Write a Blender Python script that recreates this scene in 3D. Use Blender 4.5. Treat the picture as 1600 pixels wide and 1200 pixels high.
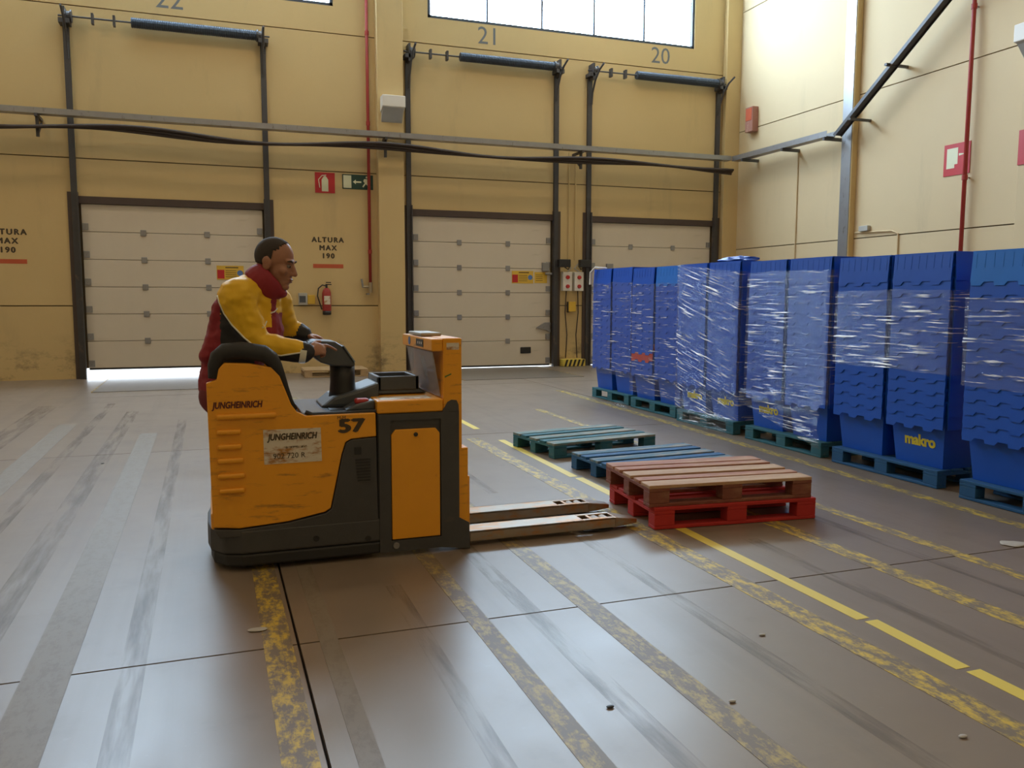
import bpy, bmesh, math, random
from mathutils import Vector, Matrix, noise
random.seed(7)
R_ = math.radians
sc = bpy.context.scene
col = sc.collection
for o in list(bpy.data.objects): bpy.data.objects.remove(o)

# ------------------------------------------------------------------ camera
F_PX = 1300.0; CAM_H = 1.5
d1 = Vector((3630, 125, -1300)).normalized()
d2 = Vector((-470, 134, -1300)); d2 = (d2 - d1*d1.dot(d2)).normalized()
d3 = d1.cross(d2)
RM = Matrix((d1, d2, d3))
cd = bpy.data.cameras.new('camera'); cam = bpy.data.objects.new('camera', cd); col.objects.link(cam)
cd.sensor_width = 36; cd.lens = F_PX/1600*36; cd.clip_start = .05; cd.clip_end = 200
cam.matrix_world = Matrix.Translation((0, 0, CAM_H)) @ RM.to_4x4()
sc.camera = cam
CP = Vector((0, 0, CAM_H))
def ray(x, y): return RM @ Vector((x-800, 600-y, -F_PX))
def on_floor(x, y, z=0.0):
    r = ray(x, y); return CP + r*((z-CAM_H)/r.z)
def at_y(x, y, Y):
    r = ray(x, y); return CP + r*(Y/r.y)
def at_x(x, y, X):
    r = ray(x, y); return CP + r*(X/r.x)

# ------------------------------------------------------------------ world, light, exposure
w = bpy.data.worlds.new('world'); sc.world = w; w.use_nodes = True
bg = w.node_tree.nodes['Background']; bg.inputs[0].default_value = (.80, .90, 1, 1); bg.inputs[1].default_value = 8.0
sc.view_settings.view_transform = 'Standard'; sc.view_settings.look = 'None'
sc.view_settings.gamma = 1; sc.view_settings.use_curve_mapping = False
sc.view_settings.exposure = -0.50
PANE_STRENGTH = 46.0
LAMP_POWER = 66.0

# ------------------------------------------------------------------ materials
def nodes_of(name):
    m = bpy.data.materials.new(name); m.use_nodes = True
    nt = m.node_tree; return m, nt, nt.nodes['Principled BSDF']
def L(nt, a, b): nt.links.new(a, b)
def coords(nt, scale=(1, 1, 1)):
    tc = nt.nodes.new('ShaderNodeTexCoord'); mp = nt.nodes.new('ShaderNodeMapping')
    mp.inputs['Scale'].default_value = scale
    L(nt, tc.outputs['Object'], mp.inputs[0]); return mp.outputs[0]
def wcoords(nt, scale=(1, 1, 1)):
    g = nt.nodes.new('ShaderNodeNewGeometry'); mp = nt.nodes.new('ShaderNodeMapping')
    mp.inputs['Scale'].default_value = scale
    L(nt, g.outputs['Position'], mp.inputs[0]); return mp.outputs[0]
def noise_n(nt, vec, scale, detail=4, rough=.6):
    n = nt.nodes.new('ShaderNodeTexNoise'); n.inputs['Scale'].default_value = scale
    n.inputs['Detail'].default_value = detail; n.inputs['Roughness'].default_value = rough
    L(nt, vec, n.inputs['Vector']); return n.outputs['Fac']
def ramp(nt, fac, p0, p1, c0=(0, 0, 0, 1), c1=(1, 1, 1, 1)):
    r = nt.nodes.new('ShaderNodeValToRGB'); e = r.color_ramp.elements
    e[0].position = p0; e[1].position = p1; e[0].color = c0; e[1].color = c1
    L(nt, fac, r.inputs[0]); return r.outputs[0]
def mix(nt, fac, a, b, mode='MIX'):
    n = nt.nodes.new('ShaderNodeMix'); n.data_type = 'RGBA'; n.blend_type = mode
    for sock, v in ((n.inputs[0], fac), (n.inputs[6], a), (n.inputs[7], b)):
        if isinstance(v, (int, float)): sock.default_value = v
        elif isinstance(v, tuple): sock.default_value = v if len(v) == 4 else (*v, 1)
        else: L(nt, v, sock)
    return n.outputs[2]
def bump(nt, b, h, strength=.2, dist=.01):
    n = nt.nodes.new('ShaderNodeBump'); n.inputs['Strength'].default_value = strength
    n.inputs['Distance'].default_value = dist
    L(nt, h, n.inputs['Height']); L(nt, n.outputs[0], b.inputs['Normal'])
def pmat(name, c, rough=.5, metal=0., var=.12, vscale=6., bumps=0., bscale=40., wear=None, wscale=(3, 3, 14), wp=(.58, .72), spec=.5, world=False):
    """plain procedural paint / plastic / metal: noise tint, optional worn streaks of another colour"""
    m, nt, b = nodes_of(name)
    cf = wcoords if world else coords
    v = cf(nt)
    n = noise_n(nt, v, vscale)
    dark = tuple(x*(1-var) for x in c); light = tuple(min(1, x*(1+var)) for x in c)
    out = mix(nt, n, dark, light)
    if wear:
        n2 = noise_n(nt, cf(nt, wscale), 2.2, 6, .7)
        out = mix(nt, ramp(nt, n2, *wp), out, wear)
    L(nt, out, b.inputs['Base Color'])
    b.inputs['Roughness'].default_value = rough; b.inputs['Metallic'].default_value = metal
    b.inputs['Specular IOR Level'].default_value = spec
    if bumps: bump(nt, b, noise_n(nt, v, bscale, 3), bumps)
    return m
M = {}
def wall_mat(name, c, dirt):
    m, nt, b = nodes_of(name)
    n = noise_n(nt, wcoords(nt), .5, 5); n2 = noise_n(nt, wcoords(nt, (1.2, 1.2, .25)), 1.6, 6, .65)
    o = mix(nt, n, tuple(x*.92 for x in c), tuple(min(1, x*1.06) for x in c))
    o = mix(nt, ramp(nt, n2, .58, .8, (0, 0, 0, 1), (.35, .35, .35, 1)), o, dirt)
    # scuffs and grime splashed on the lowest metre
    g = nt.nodes.new('ShaderNodeNewGeometry'); sx = nt.nodes.new('ShaderNodeSeparateXYZ'); L(nt, g.outputs['Position'], sx.inputs[0])
    low = ramp(nt, sx.outputs[2], .25, .85, (1, 1, 1, 1), (0, 0, 0, 1))
    n3 = ramp(nt, noise_n(nt, wcoords(nt, (1, 1, 1.6)), 1.7, 7, .7), .5, .68)
    o = mix(nt, mix(nt, 1., low, n3, 'MULTIPLY'), o, tuple(x*.45 for x in dirt))
    L(nt, o, b.inputs['Base Color']); b.inputs['Roughness'].default_value = .75
    bump(nt, b, noise_n(nt, wcoords(nt), 30, 4), .08)
    return m
M['wall'] = wall_mat('wall_paint', (.62, .455, .215), (.34, .26, .15))
M['wall_r'] = wall_mat('wall_paint_side', (.64, .50, .30), (.40, .32, .20))
M['backing'] = pmat('joint_mortar', (.16, .12, .07), .9)
M['ceiling'] = pmat('ceiling_sheet', (.62, .58, .50), .7)

def floor_mat():
    m, nt, b = nodes_of('polished_concrete')
    big = noise_n(nt, wcoords(nt), .55, 6, .62); mid = noise_n(nt, wcoords(nt), 2.6, 6, .65)
    streak = noise_n(nt, wcoords(nt, (3.2, .09, 1)), 1.3, 5, .6)
    fine = noise_n(nt, wcoords(nt), 22, 5, .7)
    o = mix(nt, big, (.185, .138, .102), (.275, .218, .168))
    o = mix(nt, ramp(nt, streak, .52, .72, (0, 0, 0, 1), (.30, .30, .30, 1)), o, (.155, .125, .10))
    o = mix(nt, ramp(nt, mid, .58, .75, (0, 0, 0, 1), (.4, .4, .4, 1)), o, (.15, .12, .095))
    o = mix(nt, ramp(nt, fine, .62, .8, (0, 0, 0, 1), (.25, .25, .25, 1)), o, (.36, .32, .27))
    L(nt, o, b.inputs['Base Color'])
    rr = mix(nt, mid, (.27, .27, .27), (.44, .44, .44))
    rr = mix(nt, ramp(nt, streak, .52, .72, (0, 0, 0, 1), (.35, .35, .35, 1)), rr, (.46, .46, .46))
    rr = mix(nt, ramp(nt, big, .35, .7, (0, 0, 0, 1), (.5, .5, .5, 1)), rr, (.40, .40, .40))
    L(nt, rr, b.inputs['Roughness'])
    b.inputs['Specular IOR Level'].default_value = .6
    bump(nt, b, noise_n(nt, wcoords(nt), 9, 5), .05, .004)
    return m
M['floor'] = floor_mat()
M['floor_joint'] = pmat('joint_filler', (.05, .04, .035), .8)

def paint_mat(name, c, keep):
    """worn road paint: flakes away to bare concrete"""
    m, nt, b = nodes_of(name)
    n = noise_n(nt, wcoords(nt, (2.5, .9, 1)), 8, 8, .75); n2 = noise_n(nt, wcoords(nt), 26, 4, .7)
    s = nt.nodes.new('ShaderNodeMath'); s.operation = 'ADD'; L(nt, n, s.inputs[0])
    k = nt.nodes.new('ShaderNodeMath'); k.operation = 'MULTIPLY'; L(nt, n2, k.inputs[0]); k.inputs[1].default_value = .35
    L(nt, k.outputs[0], s.inputs[1])
    a = ramp(nt, s.outputs[0], keep-.05, keep+.09, (0, 0, 0, 1), (1, 1, 1, 1))
    L(nt, mix(nt, a, (.185, .145, .105), c), b.inputs['Base Color'])
    b.inputs['Roughness'].default_value = .5
    return m
M['line_bright'] = paint_mat('lane_paint_fresh', (.72, .56, .10), .38)
M['line_worn'] = paint_mat('lane_paint_worn', (.42, .31, .10), .70)
M['line_mid'] = paint_mat('lane_paint_half_worn', (.60, .42, .06), .68)
M['line_faint'] = paint_mat('lane_paint_ghost', (.215, .175, .13), .62)
M['door'] = pmat('door_panel_paint', (.66, .58, .47), .45, var=.05, vscale=2, wear=(.50, .43, .33), wscale=(.6, 1, 3), wp=(.62, .85))
M['steel'] = pmat('galvanised_steel', (.33, .33, .34), .42, .8, wear=(.16, .14, .12), wscale=(4, 4, 2))
M['steel_dark'] = pmat('dark_steel', (.075, .072, .075), .5, .4, wear=(.16, .12, .09), wscale=(3, 3, 1.5))
M['plate'] = pmat('worn_floor_plate', (.17, .145, .12), .38, .3, wear=(.11, .085, .07), wscale=(2, 2, 2))
M['spring'] = pmat('blue_spring_steel', (.045, .06, .085), .5, .3)
M['header'] = pmat('door_header_seal', (.075, .05, .04), .7)
M['black'] = pmat('black_plastic', (.018, .018, .02), .45)
M['rubber'] = pmat('black_rubber', (.022, .022, .024), .6, bumps=.1)
M['cable'] = pmat('brown_black_cable', (.05, .035, .03), .6)
M['red_pipe'] = pmat('red_pipe_paint', (.36, .035, .03), .45)
M['red'] = pmat('sign_red', (.50, .02, .025), .45, var=.05)
M['stencil_red'] = pmat('stencil_red', (.52, .10, .04), .7)
M['stencil'] = pmat('stencil_black', (.07, .05, .03), .8)
M['num'] = pmat('number_paint', (.16, .17, .18), .7)
M['green'] = pmat('sign_green', (.012, .05, .035), .45)
M['cream'] = pmat('sign_cream', (.72, .72, .50), .5, var=.04)
M['white'] = pmat('white_plastic', (.75, .72, .66), .5, var=.04)
M['grey'] = pmat('grey_plastic', (.42, .41, .38), .5)
M['yellow'] = pmat('label_yellow', (.72, .45, .05), .5, var=.05)
M['blue_print'] = pmat('print_blue', (.10, .20, .48), .5)
M['brass'] = pmat('valve_brass', (.42, .34, .22), .4, .7)
M['orange'] = pmat('truck_orange', (.86, .37, .018), .42, var=.10, vscale=3, wear=(.15, .07, .025), wscale=(1.8, 2, 11), wp=(.57, .78))
M['orange_clean'] = pmat('truck_door_orange', (.86, .37, .018), .42, var=.07, vscale=3, wear=(.30, .10, .02), wscale=(6, 2, 3), wp=(.68, .85))
M['charcoal'] = pmat('truck_charcoal', (.058, .058, .061), .55, var=.2, wear=(.10, .085, .07), wscale=(2, 2, 8), wp=(.6, .8), bumps=.08, bscale=160)
M['bluegrey'] = pmat('console_plastic', (.075, .085, .10), .38)
M['bluegrey_sheen'] = pmat('console_plastic_sheen', (.15, .20, .27), .22)  # bluish window reflection put into the plastic's colour
M['worn_white'] = pmat('sticker_white', (.70, .64, .54), .5, wear=(.42, .20, .06), wscale=(3, 2, 9), wp=(.50, .62))
M['worn_print'] = pmat('worn_print', (.12, .09, .06), .6, wear=(.55, .45, .32), wscale=(30, 3, 30), wp=(.48, .54))
M['logo'] = pmat('logo_maroon', (.11, .018, .015), .5)
M['lever_red'] = pmat('lever_red', (.45, .03, .03), .4)
M['fork'] = pmat('fork_steel', (.36, .30, .24), .34, .7, wear=(.48, .20, .05), wscale=(2.2, 5, 5), wp=(.48, .66))
M['roller'] = pmat('roller_polyurethane', (.40, .34, .28), .5)
def pallet_mat(name, c, bare, wp):
    return pmat(name, c, .75, var=.2, vscale=5, bumps=.15, bscale=30, wear=bare, wscale=(1.4, 6, 6), wp=wp)
M['p_teal'] = pallet_mat('teal_pallet_wood', (.025, .13, .17), (.13, .17, .16), (.55, .8))
M['p_teal_top'] = pallet_mat('teal_worn_boards', (.10, .20, .21), (.36, .30, .23), (.42, .66))
M['p_blue'] = pallet_mat('blue_pallet_wood', (.012, .09, .23), (.10, .15, .18), (.6, .8))
M['p_blue_top'] = pallet_mat('blue_worn_boards', (.05, .14, .22), (.32, .28, .22), (.46, .7))
M['p_red'] = pallet_mat('red_pallet_wood', (.44, .022, .018), (.28, .05, .03), (.6, .85))
M['p_brown'] = pallet_mat('red_brown_pallet_wood', (.20, .06, .038), (.30, .15, .085), (.5, .75))
M['p_brown_top'] = pallet_mat('red_worn_boards', (.36, .15, .10), (.46, .27, .16), (.42, .66))
M['p_tan_top'] = pallet_mat('tan_worn_boards', (.44, .26, .15), (.50, .34, .21), (.42, .66))
M['bare_wood'] = pallet_mat('bare_wood', (.48, .34, .19), (.30, .20, .11), (.5, .8))
M['crate'] = pmat('crate_blue', (.002, .082, .50), .45, var=.12, vscale=3)
M['crate_l'] = pmat('crate_light_blue', (.006, .16, .62), .45, var=.12, vscale=3)
M['crate_red'] = pmat('crate_red', (.50, .05, .035), .45)
M['makro'] = pmat('print_yellow', (.72, .58, .03), .5, wear=(.05, .12, .35), wscale=(20, 20, 20), wp=(.6, .7))
M['debris'] = pmat('paper_scrap', (.42, .39, .35), .8)

def film_mat(name, tilt):
    # clear film; bunched creases turn milky, with white highlight streaks masked into their colour
    m = bpy.data.materials.new(name); m.use_nodes = True; nt = m.node_tree; nt.nodes.clear()
    out = nt.nodes.new('ShaderNodeOutputMaterial'); tr = nt.nodes.new('ShaderNodeBsdfTransparent'); tr.inputs[0].default_value = (.94, .95, .97, 1)
    gl = nt.nodes.new('ShaderNodeBsdfGlossy'); gl.inputs['Roughness'].default_value = .10
    cg = nt.nodes.new('ShaderNodeBsdfGlossy'); cg.inputs['Roughness'].default_value = .38
    df = nt.nodes.new('ShaderNodeBsdfDiffuse'); df.inputs[0].default_value = (.82, .84, .86, 1)
    g = nt.nodes.new('ShaderNodeNewGeometry'); mp = nt.nodes.new('ShaderNodeMapping'); mp.inputs['Rotation'].default_value = (R_(tilt), 0, 0)
    mp2 = nt.nodes.new('ShaderNodeMapping'); mp2.inputs['Scale'].default_value = (1.3, 1.3, 30)
    L(nt, g.outputs['Position'], mp.inputs[0]); L(nt, mp.outputs[0], mp2.inputs[0])
    n = noise_n(nt, mp2.outputs[0], 1.7, 4, .62); patch = noise_n(nt, wcoords(nt, (1, 1, 1.4)), 2.1, 3, .6)
    b = nt.nodes.new('ShaderNodeBump'); b.inputs['Strength'].default_value = .6; b.inputs['Distance'].default_value = .04
    L(nt, n, b.inputs['Height']); L(nt, b.outputs[0], gl.inputs['Normal']); L(nt, b.outputs[0], cg.inputs['Normal'])
    crease_glint = mix(nt, 1., ramp(nt, n, .575, .64, (0, 0, 0, 1), (1, 1, 1, 1)), ramp(nt, patch, .36, .54), 'MULTIPLY')
    ms = nt.nodes.new('ShaderNodeMixShader'); ms.inputs[0].default_value = .5; L(nt, cg.outputs[0], ms.inputs[1]); L(nt, df.outputs[0], ms.inputs[2])
    m1 = nt.nodes.new('ShaderNodeMixShader'); m1.inputs[0].default_value = .035; L(nt, tr.outputs[0], m1.inputs[1]); L(nt, gl.outputs[0], m1.inputs[2])
    m0 = nt.nodes.new('ShaderNodeMixShader'); m0.inputs[0].default_value = .045; L(nt, m1.outputs[0], m0.inputs[1]); L(nt, df.outputs[0], m0.inputs[2])
    m2 = nt.nodes.new('ShaderNodeMixShader'); L(nt, crease_glint, m2.inputs[0]); L(nt, m0.outputs[0], m2.inputs[1]); L(nt, ms.outputs[0], m2.inputs[2])
    L(nt, m2.outputs[0], out.inputs[0]); return m
M['film'] = film_mat('stretch_film', 0); M['film_slant'] = film_mat('stretch_film_slanting', -14)
def acrylic_mat():
    m = bpy.data.materials.new('clear_acrylic'); m.use_nodes = True; nt = m.node_tree; nt.nodes.clear()
    out = nt.nodes.new('ShaderNodeOutputMaterial'); tr = nt.nodes.new('ShaderNodeBsdfTransparent'); tr.inputs[0].default_value = (.80, .80, .84, 1)
    gl = nt.nodes.new('ShaderNodeBsdfGlossy'); gl.inputs['Roughness'].default_value = .12
    df = nt.nodes.new('ShaderNodeBsdfDiffuse'); df.inputs[0].default_value = (.5, .48, .5, 1)
    m1 = nt.nodes.new('ShaderNodeMixShader'); m1.inputs[0].default_value = .18; L(nt, tr.outputs[0], m1.inputs[1]); L(nt, gl.outputs[0], m1.inputs[2])
    m2 = nt.nodes.new('ShaderNodeMixShader'); m2.inputs[0].default_value = .35; L(nt, m1.outputs[0], m2.inputs[1]); L(nt, df.outputs[0], m2.inputs[2])
    L(nt, m2.outputs[0], out.inputs[0]); return m
M['acrylic'] = acrylic_mat()
def emit_mat(name, c, s):
    m = bpy.data.materials.new(name); m.use_nodes = True; nt = m.node_tree; nt.nodes.clear()
    out = nt.nodes.new('ShaderNodeOutputMaterial'); e = nt.nodes.new('ShaderNodeEmission')
    e.inputs[0].default_value = (*c, 1); e.inputs[1].default_value = s; L(nt, e.outputs[0], out.inputs[0]); return m
M['pane'] = emit_mat('daylit_glazing', (.57, .78, 1.0), PANE_STRENGTH)
M['lamp_glow'] = emit_mat('lamp_glow', (1, .80, .55), 6)
M['jk_yellow'] = pmat('jacket_yellow', (.80, .47, .008), .6, var=.1, vscale=5, bumps=.25, bscale=14)
M['jk_red'] = pmat('jacket_red', (.25, .014, .025), .7, var=.15, vscale=5, bumps=.25, bscale=14)
M['jk_black'] = pmat('jacket_black', (.016, .016, .02), .65, bumps=.25, bscale=14)
M['reflective'] = pmat('reflective_tape', (.85, .86, .74), .3, .2)
M['skin'] = pmat('skin', (.36, .175, .11), .5, var=.12, vscale=14, spec=.4)
M['lips'] = pmat('lip_skin', (.20, .075, .06), .5)
M['hair'] = pmat('cropped_hair', (.036, .026, .021), .8, var=.3, vscale=60, bumps=.3, bscale=220)
M['trousers'] = pmat('dark_red_trousers', (.15, .02, .025), .8)
M['eye'] = pmat('eye_white', (.20, .17, .15), .3)
M['iris'] = pmat('dark_iris', (.02, .012, .01), .2)

# ------------------------------------------------------------------ mesh helpers
W = {}                                                   # world position of every built object (unrotated at build time)
class MB:
    def __init__(s): s.v = []; s.f = []; s.mi = []; s.cur = 0
    def add(s, vs, fs):
        n = len(s.v); s.v += [Vector(v) for v in vs]
        for f in fs: s.f.append([n+i for i in f]); s.mi.append(s.cur)
        return s
    def box(s, x0, x1, y0, y1, z0, z1):
        return s.add([(x0,y0,z0),(x1,y0,z0),(x1,y1,z0),(x0,y1,z0),(x0,y0,z1),(x1,y0,z1),(x1,y1,z1),(x0,y1,z1)],
                     [(0,3,2,1),(4,5,6,7),(0,1,5,4),(1,2,6,5),(2,3,7,6),(3,0,4,7)])
    def frustum(s, c0, a0, c1, a1):                      # rectangles (cx,cy,z),(hx,hy) bottom and top
        vs = []
        for c, a in ((c0, a0), (c1, a1)):
            vs += [(c[0]-a[0],c[1]-a[1],c[2]),(c[0]+a[0],c[1]-a[1],c[2]),(c[0]+a[0],c[1]+a[1],c[2]),(c[0]-a[0],c[1]+a[1],c[2])]
        return s.add(vs, [(0,3,2,1),(4,5,6,7),(0,1,5,4),(1,2,6,5),(2,3,7,6),(3,0,4,7)])
    def prism(s, pts, axis, a0, a1):                     # polygon in the plane across `axis`, extruded along it
        def P(u, v, a): return {'x': (a,u,v), 'y': (u,a,v), 'z': (u,v,a)}[axis]
        n = len(pts); vs = [P(u, v, a0) for u, v in pts] + [P(u, v, a1) for u, v in pts]
        area = sum(pts[i][0]*pts[(i+1)%n][1]-pts[(i+1)%n][0]*pts[i][1] for i in range(n))
        fl = (area > 0) != (axis == 'y')
        fs = [tuple(range(n)), tuple(range(2*n-1, n-1, -1))] + [(i, i+n, (i+1)%n+n, (i+1)%n) for i in range(n)]
        if (a1 > a0) == fl: fs = [tuple(reversed(f)) for f in fs]
        return s.add(vs, fs)
    def tube(s, pts, r, n=8, caps=True):
        pts = [Vector(p) for p in pts]; rs = r if isinstance(r, (list, tuple)) else [r]*len(pts)
        vs = []; up = None
        for i, p in enumerate(pts):
            d = (pts[min(i+1, len(pts)-1)] - pts[max(i-1, 0)]).normalized()
            if up is None: up = d.orthogonal().normalized()
            else: up = (up - d*up.dot(d)).normalized()
            q = d.cross(up)
            for k in range(n):
                a = 2*math.pi*k/n; vs.append(p + (up*math.cos(a)+q*math.sin(a))*rs[i])
        fs = []
        for i in range(len(pts)-1):
            for k in range(n): fs.append((i*n+k, i*n+(k+1)%n, (i+1)*n+(k+1)%n, (i+1)*n+k))
        if caps: fs += [tuple(range(n-1, -1, -1)), tuple(range((len(pts)-1)*n, len(pts)*n))]
        return s.add(vs, fs)
    def lathe(s, prof, c, n=16, axis='z'):               # profile (r, h) about axis through c
        vs = []
        for r, h in prof:
            for k in range(n):
                a = 2*math.pi*k/n; u, v = r*math.cos(a), r*math.sin(a)
                vs.append({'z': (c[0]+u, c[1]+v, c[2]+h), 'y': (c[0]+u, c[1]+h, c[2]+v), 'x': (c[0]+h, c[1]+u, c[2]+v)}[axis])
        m = len(prof); fs = []
        for i in range(m-1):
            for k in range(n):
                f = (i*n+k, i*n+(k+1)%n, (i+1)*n+(k+1)%n, (i+1)*n+k); fs.append(f if axis != 'y' else f[::-1])
        e = [tuple(range(n-1, -1, -1)), tuple(range((m-1)*n, m*n))]
        return s.add(vs, fs + (e if axis != 'y' else [x[::-1] for x in e]))
    def ball(s, c, rad, mat3=None, nu=16, nv=10):
        c = Vector(c); vs = []; fs = []
        rad = (rad,)*3 if isinstance(rad, (int, float)) else rad
        for j in range(1, nv):
            for i in range(nu):
                t = math.pi*j/nv; p = 2*math.pi*i/nu
                v = Vector((rad[0]*math.sin(t)*math.cos(p), rad[1]*math.sin(t)*math.sin(p), rad[2]*math.cos(t)))
                vs.append(c + (mat3 @ v if mat3 else v))
        t = Vector((0,0,rad[2])); vs += [c+(mat3 @ t if mat3 else t), c-(mat3 @ t if mat3 else t)]
        for j in range(nv-2):
            for i in range(nu): fs.append((j*nu+i, (j+1)*nu+i, (j+1)*nu+(i+1)%nu, j*nu+(i+1)%nu))
        a, b = len(vs)-2, len(vs)-1
        for i in range(nu): fs.append((a, i, (i+1)%nu)); fs.append((b, (nv-2)*nu+(i+1)%nu, (nv-2)*nu+i))
        return s.add(vs, fs)
    def cone(s, p0, p1, r0, r1, n=14):                   # tapered capsule
        s.tube([p0, p1], [r0, r1], n); s.ball(p0, r0, None, 14, 8); return s.ball(p1, r1, None, 14, 8)
    def build(s, name, mat, parent=None, bevel=0, smooth=False, seg=2):
        lo = [min(v[i] for v in s.v) for i in range(3)]; hi = [max(v[i] for v in s.v) for i in range(3)]
        c = Vector([(a+b)/2 for a, b in zip(lo, hi)])
        if parent is None: c.z = lo[2]
        me = bpy.data.meshes.new(name); me.from_pydata([v-c for v in s.v], [], s.f)
        for m_ in (mat if isinstance(mat, (list, tuple)) else [mat]): me.materials.append(M[m_] if isinstance(m_, str) else m_)
        for p, i in zip(me.polygons, s.mi): p.material_index = i; p.use_smooth = smooth
        o = bpy.data.objects.new(name, me); col.objects.link(o)
        W[o.name] = c; o.location = c
        if parent is not None: o.parent = parent; o.location = c - W[parent.name]
        if bevel:
            b = o.modifiers.new('bevel', 'BEVEL'); b.width = bevel; b.segments = seg; b.limit_method = 'ANGLE'
        return o
def thing(name, loc, label=None, cat=None, group=None, kind=None):
    o = bpy.data.objects.new(name, None); col.objects.link(o); o.location = loc; o.empty_display_size = .1
    W[o.name] = Vector(loc); return tag(o, label, cat, group, kind)
def tag(o, label=None, cat=None, group=None, kind=None):
    if label: o['label'] = label
    if cat: o['category'] = cat
    if group: o['group'] = group
    if kind: o['kind'] = kind
    return o
def copy_tree(o, parent=None):
    c = o.copy(); col.objects.link(c); c.parent = parent
    if parent is not None: c.matrix_parent_inverse = o.matrix_parent_inverse.copy()
    for ch in list(o.children): copy_tree(ch, c)
    return c
def text_mesh(body, size, extrude=.001, spacing=1.0, shear=0.0, bold=0.0):
    cu = bpy.data.curves.new('lettering', 'FONT'); cu.body = body; cu.size = size; cu.extrude = extrude
    cu.align_x = 'CENTER'; cu.align_y = 'CENTER'; cu.space_character = spacing; cu.shear = shear; cu.resolution_u = 3; cu.offset = bold
    t = bpy.data.objects.new('lettering', cu); col.objects.link(t)
    dg = bpy.context.evaluated_depsgraph_get(); dg.update()
    me = bpy.data.meshes.new_from_object(t.evaluated_get(dg)); bpy.data.objects.remove(t); bpy.data.curves.remove(cu)
    return me
def text(name, body, size, pos, facing, mat, parent, bold=0, spacing=1.0, shear=0., width=None):
    """flat lettering; facing '-y' (seen from the camera side) or '-x'"""
    me = text_mesh(body, size, .0008, spacing, shear)
    if bold:                                             # heavier strokes
        vs = [v.co.copy() for v in me.vertices]; fs = [list(p.vertices) for p in me.polygons]; n = len(vs); me2 = bpy.data.meshes.new(name)
        sh = ((-bold, 0), (bold, 0), (0, bold*.7), (0, -bold*.7))
        me2.from_pydata([v+Vector((a, b, .0003*q)) for q, (a, b) in enumerate(sh) for v in vs], [], [[i+q*n for i in f] for q in range(4) for f in fs]); me = me2
    xs = [v.co.x for v in me.vertices]; k = width/(max(xs)-min(xs)) if width else 1
    rot = Matrix.Rotation(R_(90), 3, 'X')
    if facing == '-x': rot = Matrix.Rotation(R_(-90), 3, 'Z') @ rot
    for v in me.vertices: v.co = rot @ Vector((v.co.x*k, v.co.y, v.co.z))
    me.materials.clear(); me.materials.append(M[mat])
    o = bpy.data.objects.new(name, me); col.objects.link(o); W[o.name] = Vector(pos)
    if parent is not None: o.parent = parent; o.location = Vector(pos)-W[parent.name]
    else: o.location = pos
    return o
def setting(o): o['kind'] = 'structure'; return o

# ------------------------------------------------------------------ the shell
YW = 17.22; XR = 11.81; XL = -9.0; YF = -8.0; ZC = 9.6
JX = [XL, -4.84, .31, 5.46, XR]; JY = [YF, -1.55, 3.60, 8.75, 13.9, YW]
fl = setting(MB().box(XL, XR, YF, YW+.02, -.3, -.03).build('floor', 'floor_joint'))
for i in range(4):
    for j in range(5):
        g = .006
        MB().box(JX[i]+g, JX[i+1]-g, JY[j]+g, JY[j+1]-(g if j < 4 else -.02), -.03, 0).build('slab', 'floor', fl)
def stripe(x0, x1, y0, y1, mat, dx=0.0, z=.0015):
    MB().prism([(x0, y0), (x1, y0), (x1+dx, y1), (x0+dx, y1)], 'z', .0002, z).build('painted_line', mat, fl)
stripe(.165, .285, -1, 4.9, 'line_mid'); stripe(.40, .48, 2.3, 5.2, 'line_faint')
stripe(1.08, 1.18, -1, 13, 'line_worn'); stripe(1.64, 1.76, -1, 11, 'line_worn')
stripe(2.53, 2.67, -1, 8.5, 'line_mid')
for a, b in ((-1, 2.42), (2.45, 2.98), (3.01, 6.3), (6.35, 8.3), (9.1, 10.6)): stripe(2.81, 2.885, a, b, 'line_bright', .02)
stripe(3.45, 3.58, -1, 6.4, 'line_mid'); stripe(4.05, 4.15, 0, 10.5, 'line_mid', .05)
stripe(4.96, 5.07, 3.2, 12.6, 'line_mid', .33)
stripe(-.73, -.55, -1, 10, 'line_faint', -.06); stripe(-1.75, -1.55, 0, 11, 'line_faint')

def tyre_mat():
    m, nt, b = nodes_of('tyre_marks'); b.inputs['Base Color'].default_value = (.06, .05, .045, 1); b.inputs['Roughness'].default_value = .5
    tr = nt.nodes.new('ShaderNodeBsdfTransparent'); ms = nt.nodes.new('ShaderNodeMixShader')
    n = noise_n(nt, wcoords(nt, (5, .5, 1)), 3, 5, .6)
    L(nt, ramp(nt, n, .40, .70, (.0, .0, .0, 1), (.17, .17, .17, 1)), ms.inputs[0]); L(nt, tr.outputs[0], ms.inputs[1]); L(nt, b.outputs[0], ms.inputs[2])
    L(nt, ms.outputs[0], nt.nodes['Material Output'].inputs[0]); return m
M['tyre'] = tyre_mat()
for x0, x1, y0, y1, dx in ((.78, .86, -1, 4.2, .03), (1.36, 1.46, -1, 9, -.02), (2.10, 2.19, 0, 5.5, .02), (3.05, 3.15, 0, 4.3, .04), (3.82, 3.90, 0, 7, .03),
                           (-1.05, -.90, 0, 12, -.05), (-1.40, -1.30, 1, 13, -.03), (-2.2, -1.95, 2, 13, -.1), (-.38, -.28, -1, 11, -.05), (1.95, 2.05, 6, 13, 0)):
    MB().prism([(x0, y0), (x1, y0), (x1+dx, y1), (x0+dx, y1)], 'z', .0018, .0022).build('tyre_mark', 'tyre', fl)

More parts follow.
